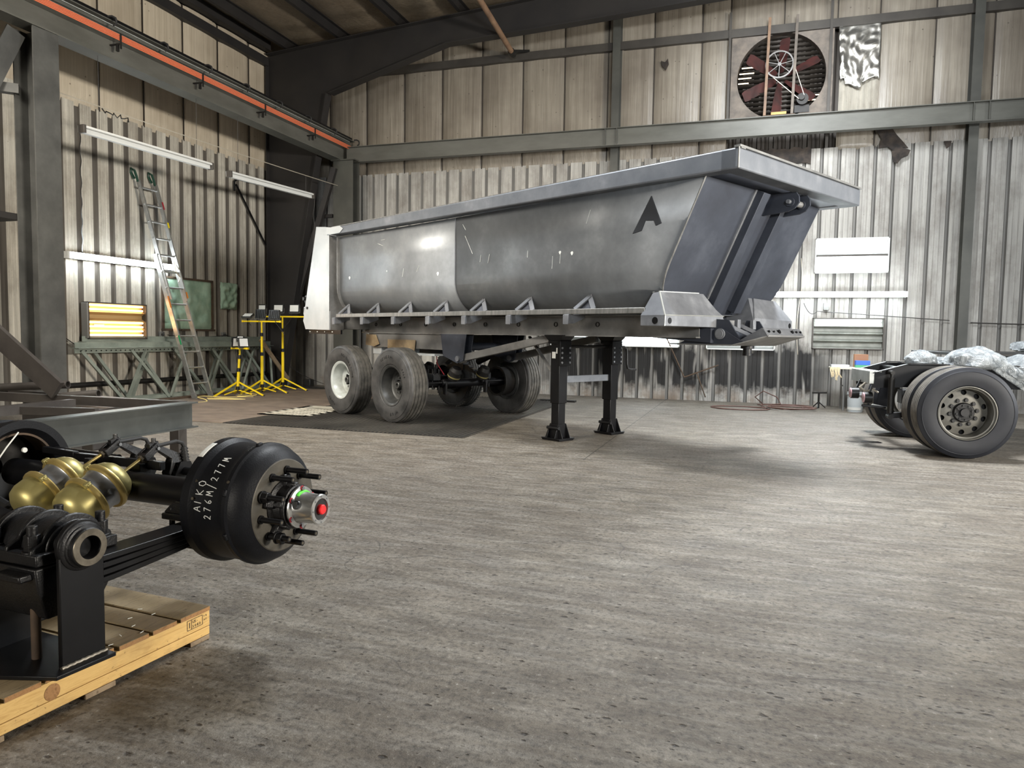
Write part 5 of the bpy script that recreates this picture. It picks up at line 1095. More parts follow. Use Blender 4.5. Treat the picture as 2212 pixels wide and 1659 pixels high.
tag(MB().box((1.90, 14.85, 0.846), (2.14, 15.05, 0.925)).build('carton', 'box_blue', bevel=0.003), 'blue carton on the table on top of the green one', 'carton')
tag(MB().box((1.90, 15.1, 0.795), (2.14, 15.25, 1.04)).build('cardboard_box', 'cardboard', bevel=0.004), 'brown cardboard box standing behind the blue carton', 'box')
m = MB(); rnd = random.Random(5)
for i in range(7): x = 1.46+0.025*i; m.tube([(x, 14.68, 0.80), (x-0.01, 14.655, 0.76), (x+rnd.uniform(-.03, .03), 14.65, 0.68), (x+rnd.uniform(-.04, .04), 14.655, 0.55+rnd.uniform(0, .08))], 0.012, 6)
tag(m.build('rag', 'paper_tan'), 'tan rag hanging over the left edge of the table', 'rag')
# hose coil on the floor
def spiral(cx_, cy_, rx_, ry_, a0, a1, z, n=40, drift=(0, 0)): return [(cx_+rx_*math.cos(a0+(a1-a0)*i/n)+drift[0]*i/n, cy_+ry_*math.sin(a0+(a1-a0)*i/n)+drift[1]*i/n, z) for i in range(n+1)]
pts = spiral(-0.12, 14.2, 0.52, 0.34, 0.0, -5.9, 0.012)+spiral(0.55, 14.55, 0.35, 0.5, 2.6, -6.0, 0.03, 50, (0.3, 0.1))+spiral(0.75, 14.3, 0.42, 0.25, 2.4, -7.4, 0.045, 50, (0.05, 0.1))
tag(MB().tube(pts, 0.012, 8).build('air_hose', 'hose_brown'), 'brown air hose lying in loose coils on the floor by the back wall', 'hose')
m = MB().tube([(0.30, 15.3, 0.012), (0.15, 15.2, 0.15), (0.30, 15.1, 0.28), (0.55, 15.0, 0.18), (0.62, 14.9, 0.06), (0.35, 14.8, 0.04), (0.2, 15.0, 0.02)], 0.011, 8)
tag(m.build('air_hose', 'hose_brown'), 'short looped brown hose behind the coiled one on the floor', 'hose')
ST = thing('jack_stand', 'small dark metal stand with a hose draped on it at the back wall', 'stand', (1.3, 15.0, 0))
MB().cyl((0, 0, 0.0), (0, 0, 0.28), 0.018, n=10).build('post', 'dark_iron', ST); MB().bar((-0.12, 0, 0.29), (0.14, 0, 0.30), 0.04, 0.03).build('head', 'dark_iron', ST, bevel=0.005)
for a in (0.3, 2.4, 4.5): MB().bar((0, 0, 0.12), (0.13*math.cos(a), 0.13*math.sin(a), 0.008), 0.016, 0.016).build('leg', 'dark_iron', ST)

# ================================================================== STEEL JOISTS, LADDER AND WORK LIGHTS by the left wall
def joist(x0, y0, x1, y1, h, label, lean=0.0, ny=6):
    t = thing('steel_joist', label, 'steel joist', (x0, y0, 0), 0, 'green open-web steel joists leaning on the left wall')
    P, Q = Vector((0, 0, 0)), Vector((x1-x0, y1-y0, 0)); d = (Q-P).normalized(); up = Vector((-lean, 0, h))
    m = MB().angle(P+up, Q+up, 0.09, 0.012, (0, 0, -1)); m.angle(P+up+Vector((0.004, 0, 0)), Q+up+Vector((0.004, 0, 0)), -0.09, 0.012, (0, 0, -1)); m.build('top_chord', 'joist_green', t, recalc=True)
    L = (Q-P).length; m = MB(); k = 0.1
    while k < L-0.05: c = P+up+d*k; m.cyl(c+Vector((0.016, 0, -0.05)), c+Vector((0.019, 0, -0.05)), 0.011, n=8); k += 0.1
    ho = m.build('bolt_holes', 'black_paint', t); ho['kind'] = 'stuff'
    m = MB().angle(P+d*0.45+Vector((0, 0, 0.012)), Q+d*0.5+Vector((0, 0, 0.012)), 0.09, 0.012); m.angle(P+d*0.45+Vector((0.004, 0, 0.012)), Q+d*0.5+Vector((0.004, 0, 0.012)), -0.09, 0.012); m.build('bottom_chord', 'joist_green', t)
    a = 0.12
    stp = L/ny
    for i in range(ny):
        p0 = P+up+d*(a+i*stp)+Vector((0, 0, -0.05)); p1 = P+d*min(a+i*stp+0.72, L-0.05)+Vector((0.02, 0, 0.05)); MB().bar(p0, p1, 0.045, 0.05).build('web_bar', 'joist_green', t)
        p2 = P+up+d*min(a+i*stp+1.35, L-0.02)+Vector((0.0, 0, -0.05)); MB().bar(p1+d*0.05, p2, 0.04, 0.045).build('web_bar', 'joist_green', t)
    return t
joist(-10.30, 9.1, -10.30, 14.2, 0.98, 'green open-web steel joist on edge, nearest the room', 0.12, 5)
joist(-10.50, 9.4, -10.50, 14.1, 1.08, 'green open-web steel joist on edge, nearest the left wall', 0.1, 5)
m = MB().box((-10.23, 9.6, 0.0), (-10.08, 14.2, 0.045)); tag(m.build('timber_strip', 'rust'), 'long brown timber strip on the floor under the green joists', 'timber')
tag(MB().bar((-10.2, 13.55, 1.12), (-10.05, 14.35, 0.2), 0.03, 0.09).build('leaning_board', 'wood_dirty'), 'weathered board leaning behind the yellow light stands', 'board')
m = MB().box((-9.9, 14.3, 0.0), (-7.6, 14.55, 0.05)); tag(m.build('steel_plate', 'dark_iron'), 'long flat steel plate on floor at foot of the back wall', 'plate')
tag(MB().box((-9.85, 14.62, 0), (-9.65, 14.8, 0.2)).build('scrap_block', 'dark_iron', bevel=0.02), 'small dark scrap block near the joist end', 'scrap')

# extension ladder
LD = thing('extension_ladder', 'aluminium extension ladder leaning against the left wall beside the joists', 'ladder', (-9.92, 11.4, 0))
base = [Vector((0, -0.20, 0.0)), Vector((0, 0.24, 0.0))]
topv = Vector((-0.72, -0.66, 4.16)); dirv = topv.normalized(); L = topv.length
for i, b in enumerate(base):
    nsd = Vector((0, 1 if i else -1, 0))
    m = MB().chan(b+dirv*0.0, b+dirv*2.75, 0.03, 0.085, 0.005, (1, 0, 0.2)); rl = m.build('lower_rail', 'ladder_alu', LD)
    b2 = b+Vector((0.05, 0.02 if i == 0 else -0.02, 0)); m = MB().chan(b2+dirv*1.9, b2+dirv*(L-0.2), 0.028, 0.075, 0.005, (1, 0, 0.2)); ru = m.build('upper_rail', 'ladder_alu', LD)
    e = b2+dirv*(L-0.22); m = MB().tube([e, e+dirv*0.10, e+dirv*0.2+Vector((-0.01, 0, 0.0)), e+dirv*0.24+Vector((-0.07, 0, 0)), e+dirv*0.17+Vector((-0.10, 0, 0)), e+dirv*0.06+Vector((-0.06, 0, 0))], 0.022, 8); m.build('hook_cover', 'dark_green', ru)
    MB().bar(b-dirv*0.0+Vector((0.02, 0, 0.0)), b+dirv*0.12+Vector((0.02, 0, 0)), 0.05, 0.09, (1, 0, 0)).build('foot', 'box_grey', rl)
k = 0.30
while k < 2.7: p = base[0]+dirv*k; q = base[1]+dirv*k; MB().cyl(p, q, 0.017, n=10).build('rung', 'ladder_alu', LD); k += 0.305
k = 2.13
while k < L-0.3: p = base[0]+dirv*k+Vector((0.05, 0, 0)); q = base[1]+dirv*k+Vector((0.05, 0, 0)); MB().cyl(p, q, 0.017, n=10).build('rung', 'ladder_alu', LD); k += 0.305
for i, k, ln, c in ((0, 1.05, 0.18, 'label_green'), (0, 1.75, 0.22, 'label_orange'), (1, 3.28, 0.10, 'label_yellow'), (1, 3.62, 0.14, 'label_red'), (1, 1.95, 0.12, 'label_orange')):
    b = base[i]+Vector((0.05 if k > 1.9 else 0.0, 0, 0))+Vector((0.042, (-0.002 if i == 0 else 0.002), 0)); MB().bar(b+dirv*k+Vector((0.004, 0, 0)), b+dirv*(k+ln)+Vector((0.004, 0, 0)), 0.034, 0.002, (1, 0, 0)).build('sticker', c, LD)
MB().tube([base[1]+dirv*2.5+Vector((0.08, -0.02, 0)), base[1]+dirv*2.65+Vector((0.10, -0.10, 0)), base[1]+dirv*2.45+Vector((0.1, -0.14, 0)), base[1]+dirv*2.35+Vector((0.09, -0.05, 0)), base[1]+dirv*2.25+Vector((0.09, -0.12, 0))], 0.012, 6).build('rope_knot', 'wire_light', LD)

def light_stand(loc, H_, heads, label, tilt=(0, 0), barlen=0.8, short=False):
    t = thing('work_light_stand', label, 'work light', loc, 0, None)
    tx, ty = tilt
    T_ = lambda z: Vector((tx*z, ty*z, z))
    z0 = 0.13
    for (a, b, r_) in ((z0, H_*0.55, 0.030), (H_*0.55, H_*0.82, 0.024), (H_*0.82, H_, 0.018)): MB().cyl(T_(a), T_(b), r_, n=16).build('mast', 'yellow_paint', t)
    for z in (H_*0.55, H_*0.82, z0+0.03): MB().cyl(T_(z-0.035), T_(z+0.035), 0.037, n=16).build('clamp_collar', 'black_plastic', t)
    for k, a in enumerate((0.35, 2.35, 4.4)):
        e = Vector((0.52*math.cos(a), 0.52*math.sin(a), 0.02)); MB().bar(T_(z0+0.16), e, 0.028, 0.028).build('leg', 'yellow_paint', t); MB().bar(T_(z0), e*0.55+Vector((0, 0, 0.035)), 0.02, 0.02).build('leg_stay', 'yellow_paint', t)
        MB().cyl(e-Vector((0, 0, 0.02)), e+Vector((0, 0, 0.012)), 0.02, n=10).build('rubber_foot', 'black_rubber', t)
    p = T_(H_); MB().bar(p-Vector((barlen/2, 0, 0)), p+Vector((barlen/2, 0, 0)), 0.035, 0.03).build('crossbar', 'yellow_paint', t)
    for s_ in (-1, 1): MB().box((p.x+s_*barlen/2-0.02, p.y-0.025, p.z-0.02), (p.x+s_*barlen/2+0.02, p.y+0.025, p.z+0.02)).build('bar_cap', 'yellow_paint', t)
    for (dx, dz, tiltx, yaw, w_, h_, lit) in heads:
        hd = bpy.data.objects.new('lamp_head', None); col.objects.link(hd); hd.parent = t; hd.location = (p.x+dx, p.y-0.01, p.z+dz); hd.rotation_euler = (tiltx, 0, yaw)
        MB().box((-w_/2, 0, -h_/2), (w_/2, 0.045, h_/2)).build('lamp_housing', 'black_plastic', hd, bevel=0.006)
        MB().box((-w_/2+0.02, -0.004, -h_/2+0.022), (w_/2-0.02, 0.0, h_/2-0.022)).build('lamp_glass', 'led_face', hd)
        m = MB()
        for i in range(5): m.box((-w_/2+0.03+i*(w_-0.07)/4, 0.045, -h_/2+0.02), (-w_/2+0.036+i*(w_-0.07)/4, 0.06, h_/2-0.02))
        m.build('cooling_fins', 'black_plastic', hd)
        MB().tube([(-w_/2-0.008, 0.02, 0), (-w_/2-0.008, 0.02, -h_*0.55), (w_/2+0.008, 0.02, -h_*0.55), (w_/2+0.008, 0.02, 0)], 0.006, 6).build('bracket', 'box_grey', hd)
        MB().tube([(0, 0.05, -h_/2+0.02), (dx*-0.3, 0.06, -h_/2-0.12), (-dx*0.8, 0.03, -h_-0.22)], 0.005, 6).build('cable', 'black_rubber', hd)
    return t
PIH = PI
light_stand((-9.62, 12.83, 0), 1.50, [(-0.34, 0.13, R(-60), 0.1, 0.22, 0.16, 0), (0.0, 0.15, R(8), PI, 0.24, 0.19, 0), (0.33, 0.14, R(8), PI+0.1, 0.24, 0.19, 0)], 'front yellow tripod work light stand with black lamp backs toward the room', barlen=0.92)
light_stand((-9.66, 13.6, 0), 1.62, [(-0.52, 0.18, R(-4), 0.0, 0.20, 0.17, 1), (-0.10, 0.18, R(-4), 0.0, 0.25, 0.18, 1), (0.30, 0.18, R(-4), 0.0, 0.25, 0.18, 1)], 'rear yellow tripod work light stand with three white lamp faces', barlen=1.12)
light_stand((-9.62, 12.05, 0), 0.95, [(-0.06, 0.12, R(8), 1.2, 0.2, 0.2, 0), (0.10, 0.12, R(-14), 1.0, 0.2, 0.2, 0), (0.02, 0.2, R(-30), 0.6, 0.14, 0.12, 0)], 'short leaning yellow tripod work light in front of joists', tilt=(-0.02, 0.12), barlen=0.36)
# yellow extension cords on the floor
for pts, lab in ((([(-9.38, 10.5, 0.01), (-9.3, 10.8, 0.01), (-9.5, 11.0, 0.03), (-9.75, 11.1, 0.05), (-9.9, 11.45, 0.04), (-9.6, 11.6, 0.02), (-9.3, 11.9, 0.01)]), 'pale yellow extension cord looped on the floor at the foot of the ladder'),
                 (([(-9.6, 11.2, 0.01), (-9.2, 11.35, 0.01), (-9.0, 11.5, 0.01), (-9.3, 11.3, 0.03), (-9.7, 11.3, 0.02)]), 'pale yellow cord end lying in front of the ladder'),
                 (([(-9.7, 12.1, 0.01), (-9.45, 12.3, 0.05), (-9.3, 12.2, 0.03), (-9.5, 11.9, 0.01), (-9.2, 12.0, 0.01)]), 'pale yellow cord between the short work light and front stand')):
    P_ = [Vector(p) for p in pts]; Q_ = []
    for i in range(len(P_)-1):
        p0, p1, p2, p3 = P_[max(i-1, 0)], P_[i], P_[i+1], P_[min(i+2, len(P_)-1)]
        for k in range(6):
            t_ = k/6; Q_.append(0.5*((2*p1)+(p2-p0)*t_+(2*p0-5*p1+4*p2-p3)*t_*t_+(3*p1-3*p2+p3-p0)*t_**3))
    tag(MB().tube(Q_+[P_[-1]], 0.009, 6).build('yellow_cord', 'yellow_cord'), lab, 'cord')
tag(MB().tube(catenary((-9.9, 13.7, 0.75), (-9.1, 14.7, 0.06), 0.1, 14), 0.006, 6).build('power_cord', 'black_rubber'), 'thin black cord running down from the rear light stand', 'cord')

# ================================================================== STEEL WELDING BENCH on the left
BN = thing('steel_frame_bench', 'low grey bench of welded I-beams on short legs at the left', 'bench', (-5.14, 5.74, 0), 0)
m = MB().ibeam((0, 0.03, 0.482), (0.06, -3.9, 0.482), 0.15, 0.245, 0.012, 0.008); m.build('long_beam', 'bench_steel', BN)
m = MB().bar((-0.06, 0.0, 0.565), (-3.9, -0.1, 0.565), 0.08, 0.09); m.build('cross_beam', 'angle_steel', BN)
m = MB().bar((-1.25, -0.2, 0.55), (-1.05, -3.6, 0.55), 0.08, 0.09); m.build('inner_beam', 'angle_steel', BN)
MB().bar((-0.5, -0.6, 0.54), (-1.6, -0.9, 0.54), 0.06, 0.07).build('inner_brace', 'angle_steel', BN)
for x, y in ((-0.12, -0.02), (-0.06, -3.6), (-3.7, -0.1), (-1.2, -0.25)): MB().box((x-0.055, y-0.055, 0), (x+0.055, y+0.055, 0.36 if x > -1 else 0.52)).build('leg', 'angle_steel', BN, bevel=0.004)
m = MB(); rnd = random.Random(9)
for i in range(14): y = -rnd.uniform(.2, 1.9); z = rnd.uniform(.40, .56); a = rnd.uniform(-.8, .8); m.bar((0.0065, y, z), (0.0065, y+0.05*math.cos(a), z+0.03*math.sin(a)), 0.002, 0.003, (1, 0, 0))
m.build('scratch_marks', 'spark_white', BN)['kind'] = 'stuff'
tag(MB().bar((-7.9, 5.55, 1.55), (-6.72, 5.66, 0.66), 0.05, 0.20, (0, 0, 1)).build('leaning_beam', 'angle_steel'), 'wide flat steel beam sloping down onto the bench at far left', 'beam')
for (p, q, lab) in (((-8.3, 6.1, 0.60), (-7.35, 6.32, 0.66), 'dark round tube lying behind the bench, nearest the left column'), ((-7.6, 6.0, 0.50), (-6.75, 6.18, 0.59), 'pale rimmed round tube lying behind the bench, right of the other')):
    tb_ = MB().lathe(p, Vector(q)-Vector(p), [(0, 0.0), (0, 0.045), ((Vector(q)-Vector(p)).length, 0.045), ((Vector(q)-Vector(p)).length, 0.034), ((Vector(q)-Vector(p)).length-0.08, 0.034)], 24).build('steel_tube', 'angle_steel', smooth=30); tag(tb_, lab, 'tube')
tag(MB().cyl((-7.4, 4.3, 0.58), (-6.5, 4.85, 0.615), 0.035).build('steel_tube', 'angle_steel'), 'short round tube resting inside the bench frame at left', 'tube')
m = MB().box((-7.6, 5.95, 0.0), (-6.6, 6.5, 0.44)); tag(m.build('steel_box_frame', 'angle_steel', bevel=0.01), 'dull brown steel block standing behind the bench', 'steel block')
m = MB().bar((-8.3, 6.4, 0.54), (-6.2, 6.2, 0.52), 0.12, 0.05); tag(m.build('flat_bar', 'angle_steel', bevel=0.004), 'flat steel bar laid across behind the bench', 'steel bar')

# ================================================================== PALLET
PL = thing('wooden_pallet', 'worn wooden pallet carrying the black axle assembly in the foreground', 'pallet', (-2.15, 1.9, 0), R(-4))
yb0, yb1 = -0.42, 0.575
xs1 = -0.015
dk = [(-0.42, -0.30), (-0.28, -0.16), (-0.14, 0.0), (0.02, 0.12), (0.135, 0.265), (0.285, 0.40), (0.42, 0.575)]
rnd = random.Random(2)
for i, (a, b) in enumerate(dk):
    xe = xs1+rnd.uniform(-.008, .004); m = MB().box((-1.15, a, 0.122), (xe, b, 0.140)); m.mat(1); m.box((xe-0.001, a+0.001, 0.123), (xe+0.001, b-0.001, 0.139)); m.build('deck_board', ['pallet_deck', 'wood_end'], PL)
for x in (xs1-0.04, -0.58, -1.13): MB().box((x, yb0, 0.058), (x+0.038, yb1, 0.122)).build('stringer', 'pallet_side', PL, bevel=0.002); MB().box((x+0.001, yb0, 0.020), (x+0.037, yb1, 0.055)).build('stringer', 'pallet_side', PL, bevel=0.002)
for a, b in ((-0.40, -0.28), (0.0, 0.12), (0.47, 0.572)): MB().box((-1.15, a, 0.0), (xs1, b, 0.019)).build('bottom_board', 'wood_dirty', PL, bevel=0.002)
m = MB().lathe((xs1-0.002, -0.12, 0.085), (1, 0, 0), [(0.0015, 0.0), (0.0022, 0.012), (0.0022, 0.02), (0.0015, 0.028)], 20); m.build('knot', 'wood_end', PL)
m = MB()
x_ = xs1-0.0012
def stamp_bar(y0, z0, y1, z1, w_=0.0018): m.bar((x_, y0, z0), (x_, y1, z1), w_, 0.001, (1, 0, 0))
for (a, b, c, d) in ((0.455, .075, .535, .075), (0.455, .115, .535, .115), (0.455, .075, .455, .115), (0.535, .075, .535, .115), (0.477, .075, .477, .115)): stamp_bar(a, b, c, d)
arc_text(m, 'I', lambda a, h: (x_+0.0008, 0.462+a, 0.083+h), 0.034, 0.02)
arc_text(m, 'US-', lambda a, h: (x_+0.0008, 0.482+a, 0.098+h), 0.016, 0.011); arc_text(m, '5080', lambda a, h: (x_+0.0008, 0.481+a, 0.080+h), 0.016, 0.012)
arc_text(m, 'FB', lambda a, h: (x_+0.0008, 0.541+a, 0.104+h), 0.012, 0.01); arc_text(m, 'HT', lambda a, h: (x_+0.0008, 0.541+a, 0.088+h), 0.012, 0.01)
m.build('pallet_stamp', 'stamp_ink', PL, recalc=False)

# ================================================================== AXLE AND SUSPENSION ASSEMBLY
AA = thing('axle_assembly', 'black trailer axle assembly with brake drum, gold brake chambers and springs on pallet', 'axle', (-2.15, 1.9, 0), R(-4))
ay, az = 0.63, 0.596
m = MB().cyl((-1.3, ay, az), (0.06, ay, az), 0.065, n=40); m.build('axle_tube', 'black_paint', AA)
# brake drum
dr = MB().lathe((0, ay, az), (1, 0, 0), [(0.04, 0.205), (0.04, 0.222), (0.03, 0.226), (0.03, 0.250), (0.036, 0.256), (0.075, 0.256), (0.084, 0.250), (0.096, 0.240), (0.12, 0.2385), (0.205, 0.2395), (0.222, 0.2415), (0.234, 0.248), (0.250, 0.248), (0.258, 0.240), (0.272, 0.236), (0.292, 0.226), (0.309, 0.210), (0.321, 0.193), (0.327, 0.186)], 96).build('brake_drum', 'drum_black', AA, smooth=25)
MB().lathe((0, ay, az), (1, 0, 0), [(0.3265, 0.187), (0.329, 0.183), (0.329, 0.09), (0.31, 0.085)], 72).build('drum_face', 'drum_face', dr, smooth=25)
MB().lathe((0, ay, az), (1, 0, 0), [(0.05, 0.205), (0.05, 0.06)], 48).build('dust_shield', 'black_paint', dr)
for a in (R(100), R(15), R(-60), R(160), R(200)):
    m = MB().box((0.236, -0.014, 0.244), (0.252, 0.014, 0.257)); ob = m.build('casting_lug', 'drum_black', dr, bevel=0.004); ob.location = (0, ay, az); ob.rotation_euler = (a-PI/2, 0, 0)
for a, t_ in ((R(150), 0.242), (R(168), 0.09), (R(152), 0.085)):
    d = Vector((0, math.cos(a), math.sin(a))); c = Vector((t_, ay, az)); MB().cyl(c+d*0.235, c+d*0.250, 0.006, n=10).build('rivet', 'machined', dr)
# handwriting and sticker on the drum: t along the axle, a angle round it (a measured from the top towards the room)
def on_drum(t, s, r=0.2392): a = PI/2+s/r; return Vector((t, ay+r*math.cos(a), az+r*math.sin(a)))
STK = {'A': [[(0, 0), (.35, 1), (.7, 0)], [(.15, .4), (.55, .4)]], 'I': [[(0, 0), (.1, 1)]], 'K': [[(0, 0), (0, 1)], [(.6, 1), (.02, .45), (.6, 0)]],
       'O': [[(.3, 0), (.02, .35), (.1, .85), (.42, 1), (.68, .65), (.6, .15), (.3, 0)]], '2': [[(0, .8), (.2, 1), (.45, .85), (.35, .5), (0, .05), (.15, .1), (.55, 0)]],
       '7': [[(0, .95), (.5, 1), (.3, .5), (.15, 0)]], '6': [[(.45, 1), (.12, .6), (.05, .2), (.3, 0), (.5, .25), (.3, .45), (.08, .3)]], 'M': [[(0, 0), (.1, 1), (.35, .35), (.55, 1), (.7, 0)]], '/': [[(0, -.3), (.5, 1.3)]]}
def write(mb, txt, t0, s0, ht, step, drift):
    """text runs up round the drum; letters stand along the axle"""
    for i, ch in enumerate(txt):
        for st in STK[ch]:
            P_ = [on_drum(t0+drift*i-ht*0.55+ht*(1-y_)*1.0, s0-step*i-x_*step*0.85, 0.2405) for x_, y_ in st]
            for k in range(len(P_)-1): mb.cyl(P_[k], P_[k+1], 0.0017, n=6)
# s is positive towards the room (anticlockwise seen from the hub)
m = MB(); write(m, 'AIKO', 0.110, 0.375, 0.036, 0.033, 0.002); m2 = m
write(m2, '276M/277M', 0.162, 0.400, 0.034, 0.030, 0.0008); m2.build('handwriting', 'white_paint', dr, shade=False)
m = MB(); rows_ = [[on_drum(0.038+0.026*(v/4)+0.0, 0.085+0.09*(u/8), 0.2578) for u in range(9)] for v in range(5)]
m.add([p for r_ in rows_ for p in r_], [(j*9+i, j*9+i+1, (j+1)*9+i+1, (j+1)*9+i) for j in range(4) for i in range(8)]); m.build('drum_label', 'label_white', dr, solid=0.001, recalc=False)
# hub, studs, cap
hb_ = MB().lathe((0, ay, az), (1, 0, 0), [(0.31, 0.105), (0.335, 0.102), (0.345, 0.088), (0.375, 0.084), (0.385, 0.09), (0.398, 0.09), (0.402, 0.075), (0.415, 0.074)], 48).build('hub', 'black_cast', AA, smooth=30)
for k in range(5):
    a = 2*PI*k/5+0.35; d = Vector((0, math.cos(a), math.sin(a))); c = Vector((0, ay, az))
    MB().bar(c+d*0.08+Vector((0.345, 0, 0)), c+d*0.128+Vector((0.338, 0, 0)), 0.04, 0.03, (1, 0, 0)).build('hub_lobe', 'black_cast', hb_, bevel=0.006)
    MB().bar(c+d*0.065+Vector((0.37, 0, 0)), c+d*0.098+Vector((0.37, 0, 0)), 0.03, 0.05, (1, 0, 0)).build('hub_rib', 'black_cast', hb_, bevel=0.006)
for k in range(10):
    a = 2*PI*k/10+R(12); c = Vector((0.325, ay+0.143*math.cos(a), az+0.143*math.sin(a)))
    sd_ = MB().cyl(c, c+Vector((0.012, 0, 0)), 0.017, n=18); sd_.cyl(c, c+Vector((0.108, 0, 0)), 0.0112, n=18); so = sd_.build('wheel_stud', 'black_paint', hb_)
    MB().lathe(c+Vector((0.108, 0, 0)), (1, 0, 0), [(0.0002, 0.0), (0.0004, 0.006)], 12).build('stud_end', 'machined', so)
    if k in (4, 6): 
        o_ = 0.012 if k == 4 else 0.05; m = MB().nut(c+Vector((o_, 0, 0)), c+Vector((o_+0.028, 0, 0)), 0.022); m.cyl(c+Vector((o_-0.004, 0, 0)), c+Vector((o_+0.003, 0, 0)), 0.025, n=20); m.build('stud_nut', 'black_paint', so, bevel=0.002)
cp = MB().lathe((0, ay, az), (1, 0, 0), [(0.408, 0.07), (0.408, 0.083), (0.413, 0.084), (0.417, 0.083), (0.42, 0.066), (0.43, 0.062), (0.492, 0.058), (0.499, 0.0605), (0.509, 0.0605), (0.512, 0.057), (0.512, 0.044), (0.505, 0.042)], 56).build('hub_cap', 'aluminium', AA, smooth=25)
MB().lathe((0, ay, az), (1, 0, 0), [(0.505, 0.042), (0.504, 0.02)], 40).build('cap_window', 'black_rubber', cp)
MB().lathe((0, ay, az), (1, 0, 0), [(0.499, 0.020), (0.519, 0.020), (0.523, 0.017), (0.524, 0.0)], 28).build('fill_plug', 'red_plastic', cp, smooth=30)
for k in range(6):
    a = 2*PI*k/6+0.5; c = Vector((0.416, ay+0.076*math.cos(a), az+0.076*math.sin(a))); MB().nut(c, c+Vector((0.009, 0, 0)), 0.0085).build('cap_bolt', 'chrome', cp)
    MB().cyl(c, c+Vector((0.0035, 0, 0)), 0.0115, n=12).build('torque_paint', 'label_red', cp)
for k in range(8):
    a = 2*PI*k/8; c = Vector((0.511, ay+0.0515*math.cos(a), az+0.0515*math.sin(a))); MB().cyl(c, c+Vector((0.0025, 0, 0)), 0.0035, n=8).build('screw', 'chrome', cp)
c = Vector((0.44, ay-0.050, az+0.02)); m = MB().cyl(c+Vector((0, 0.012, 0)), c+Vector((0, -0.022, 0.006)), 0.014, n=6); m.cyl(c, c+Vector((0, -0.016, 0.004)), 0.018, n=20); m.build('vent_plug', 'chrome', cp)
m = MB(); rr = 0.0640
P_ = [[Vector((0.421+0.012*v-0.001, ay+(0.069-0.006*v)*math.cos(a), az+(0.069-0.006*v)*math.sin(a))) for a in [R(55)+R(70)*i/10 for i in range(11)]] for v in range(2)]
m.add(P_[0]+P_[1], [(i, i+1, 11+i+1, 11+i) for i in range(10)]); m.build('paint_mark', 'green_paint', cp, solid=0.002, recalc=False)
# the other drum, open side towards us, and its shoes
fd = MB().lathe((0, ay, az), (-1, 0, 0), [(1.27, 0.19), (1.235, 0.215), (1.235, 0.252), (1.27, 0.254), (1.28, 0.24), (1.36, 0.237), (1.375, 0.247), (1.39, 0.247), (1.4, 0.238), (1.46, 0.23), (1.5, 0.2), (1.52, 0.18), (1.52, 0.05)], 80).build('brake_drum', 'drum_black', AA, smooth=25)
MB().lathe((0, ay, az), (-1, 0, 0), [(1.262, 0.205), (1.40, 0.204), (1.46, 0.19), (1.48, 0.06)], 64).build('drum_inside', 'dark_iron', fd)
MB().lathe((0, ay, az), (-1, 0, 0), [(1.27, 0.18), (1.27, 0.19), (1.38, 0.19), (1.38, 0.18)], 48, closed=True, a0=0.3, a1=2.7).build('brake_shoe', 'rust', fd)
MB().tube([(-1.28, ay-0.18, az-0.05), (-1.22, ay-0.17, az+0.03), (-1.2, ay-0.10, az+0.14), (-1.22, ay-0.03, az+0.20)], 0.0035, 8).build('lining_wire', 'label_white', fd)
MB().cyl((-1.2, ay-0.02, az+0.115), (-1.19, ay-0.02, az+0.115), 0.012).build('plug', 'label_white', fd)
# camshafts
MB().cyl((-0.47, 0.86, 0.632), (0.05, 0.80, 0.64), 0.020).build('camshaft', 'black_paint', AA)
MB().cyl((-1.25, 0.80, 0.68), (-0.80, 0.80, 0.672), 0.020).build('camshaft', 'black_paint', AA)
m = MB().box((-0.98, 0.70, 0.660), (-0.42, 0.73, 0.70)); m.box((-0.55, 0.66, 0.56), (-0.50, 0.72, 0.69)); m.box((-0.86, 0.66, 0.56), (-0.82, 0.72, 0.69)); m.bar((-1.2, 0.715, 0.70), (-0.98, 0.715, 0.69), 0.03, 0.03); m.build('chamber_bracket', 'black_paint', AA, bevel=0.003)
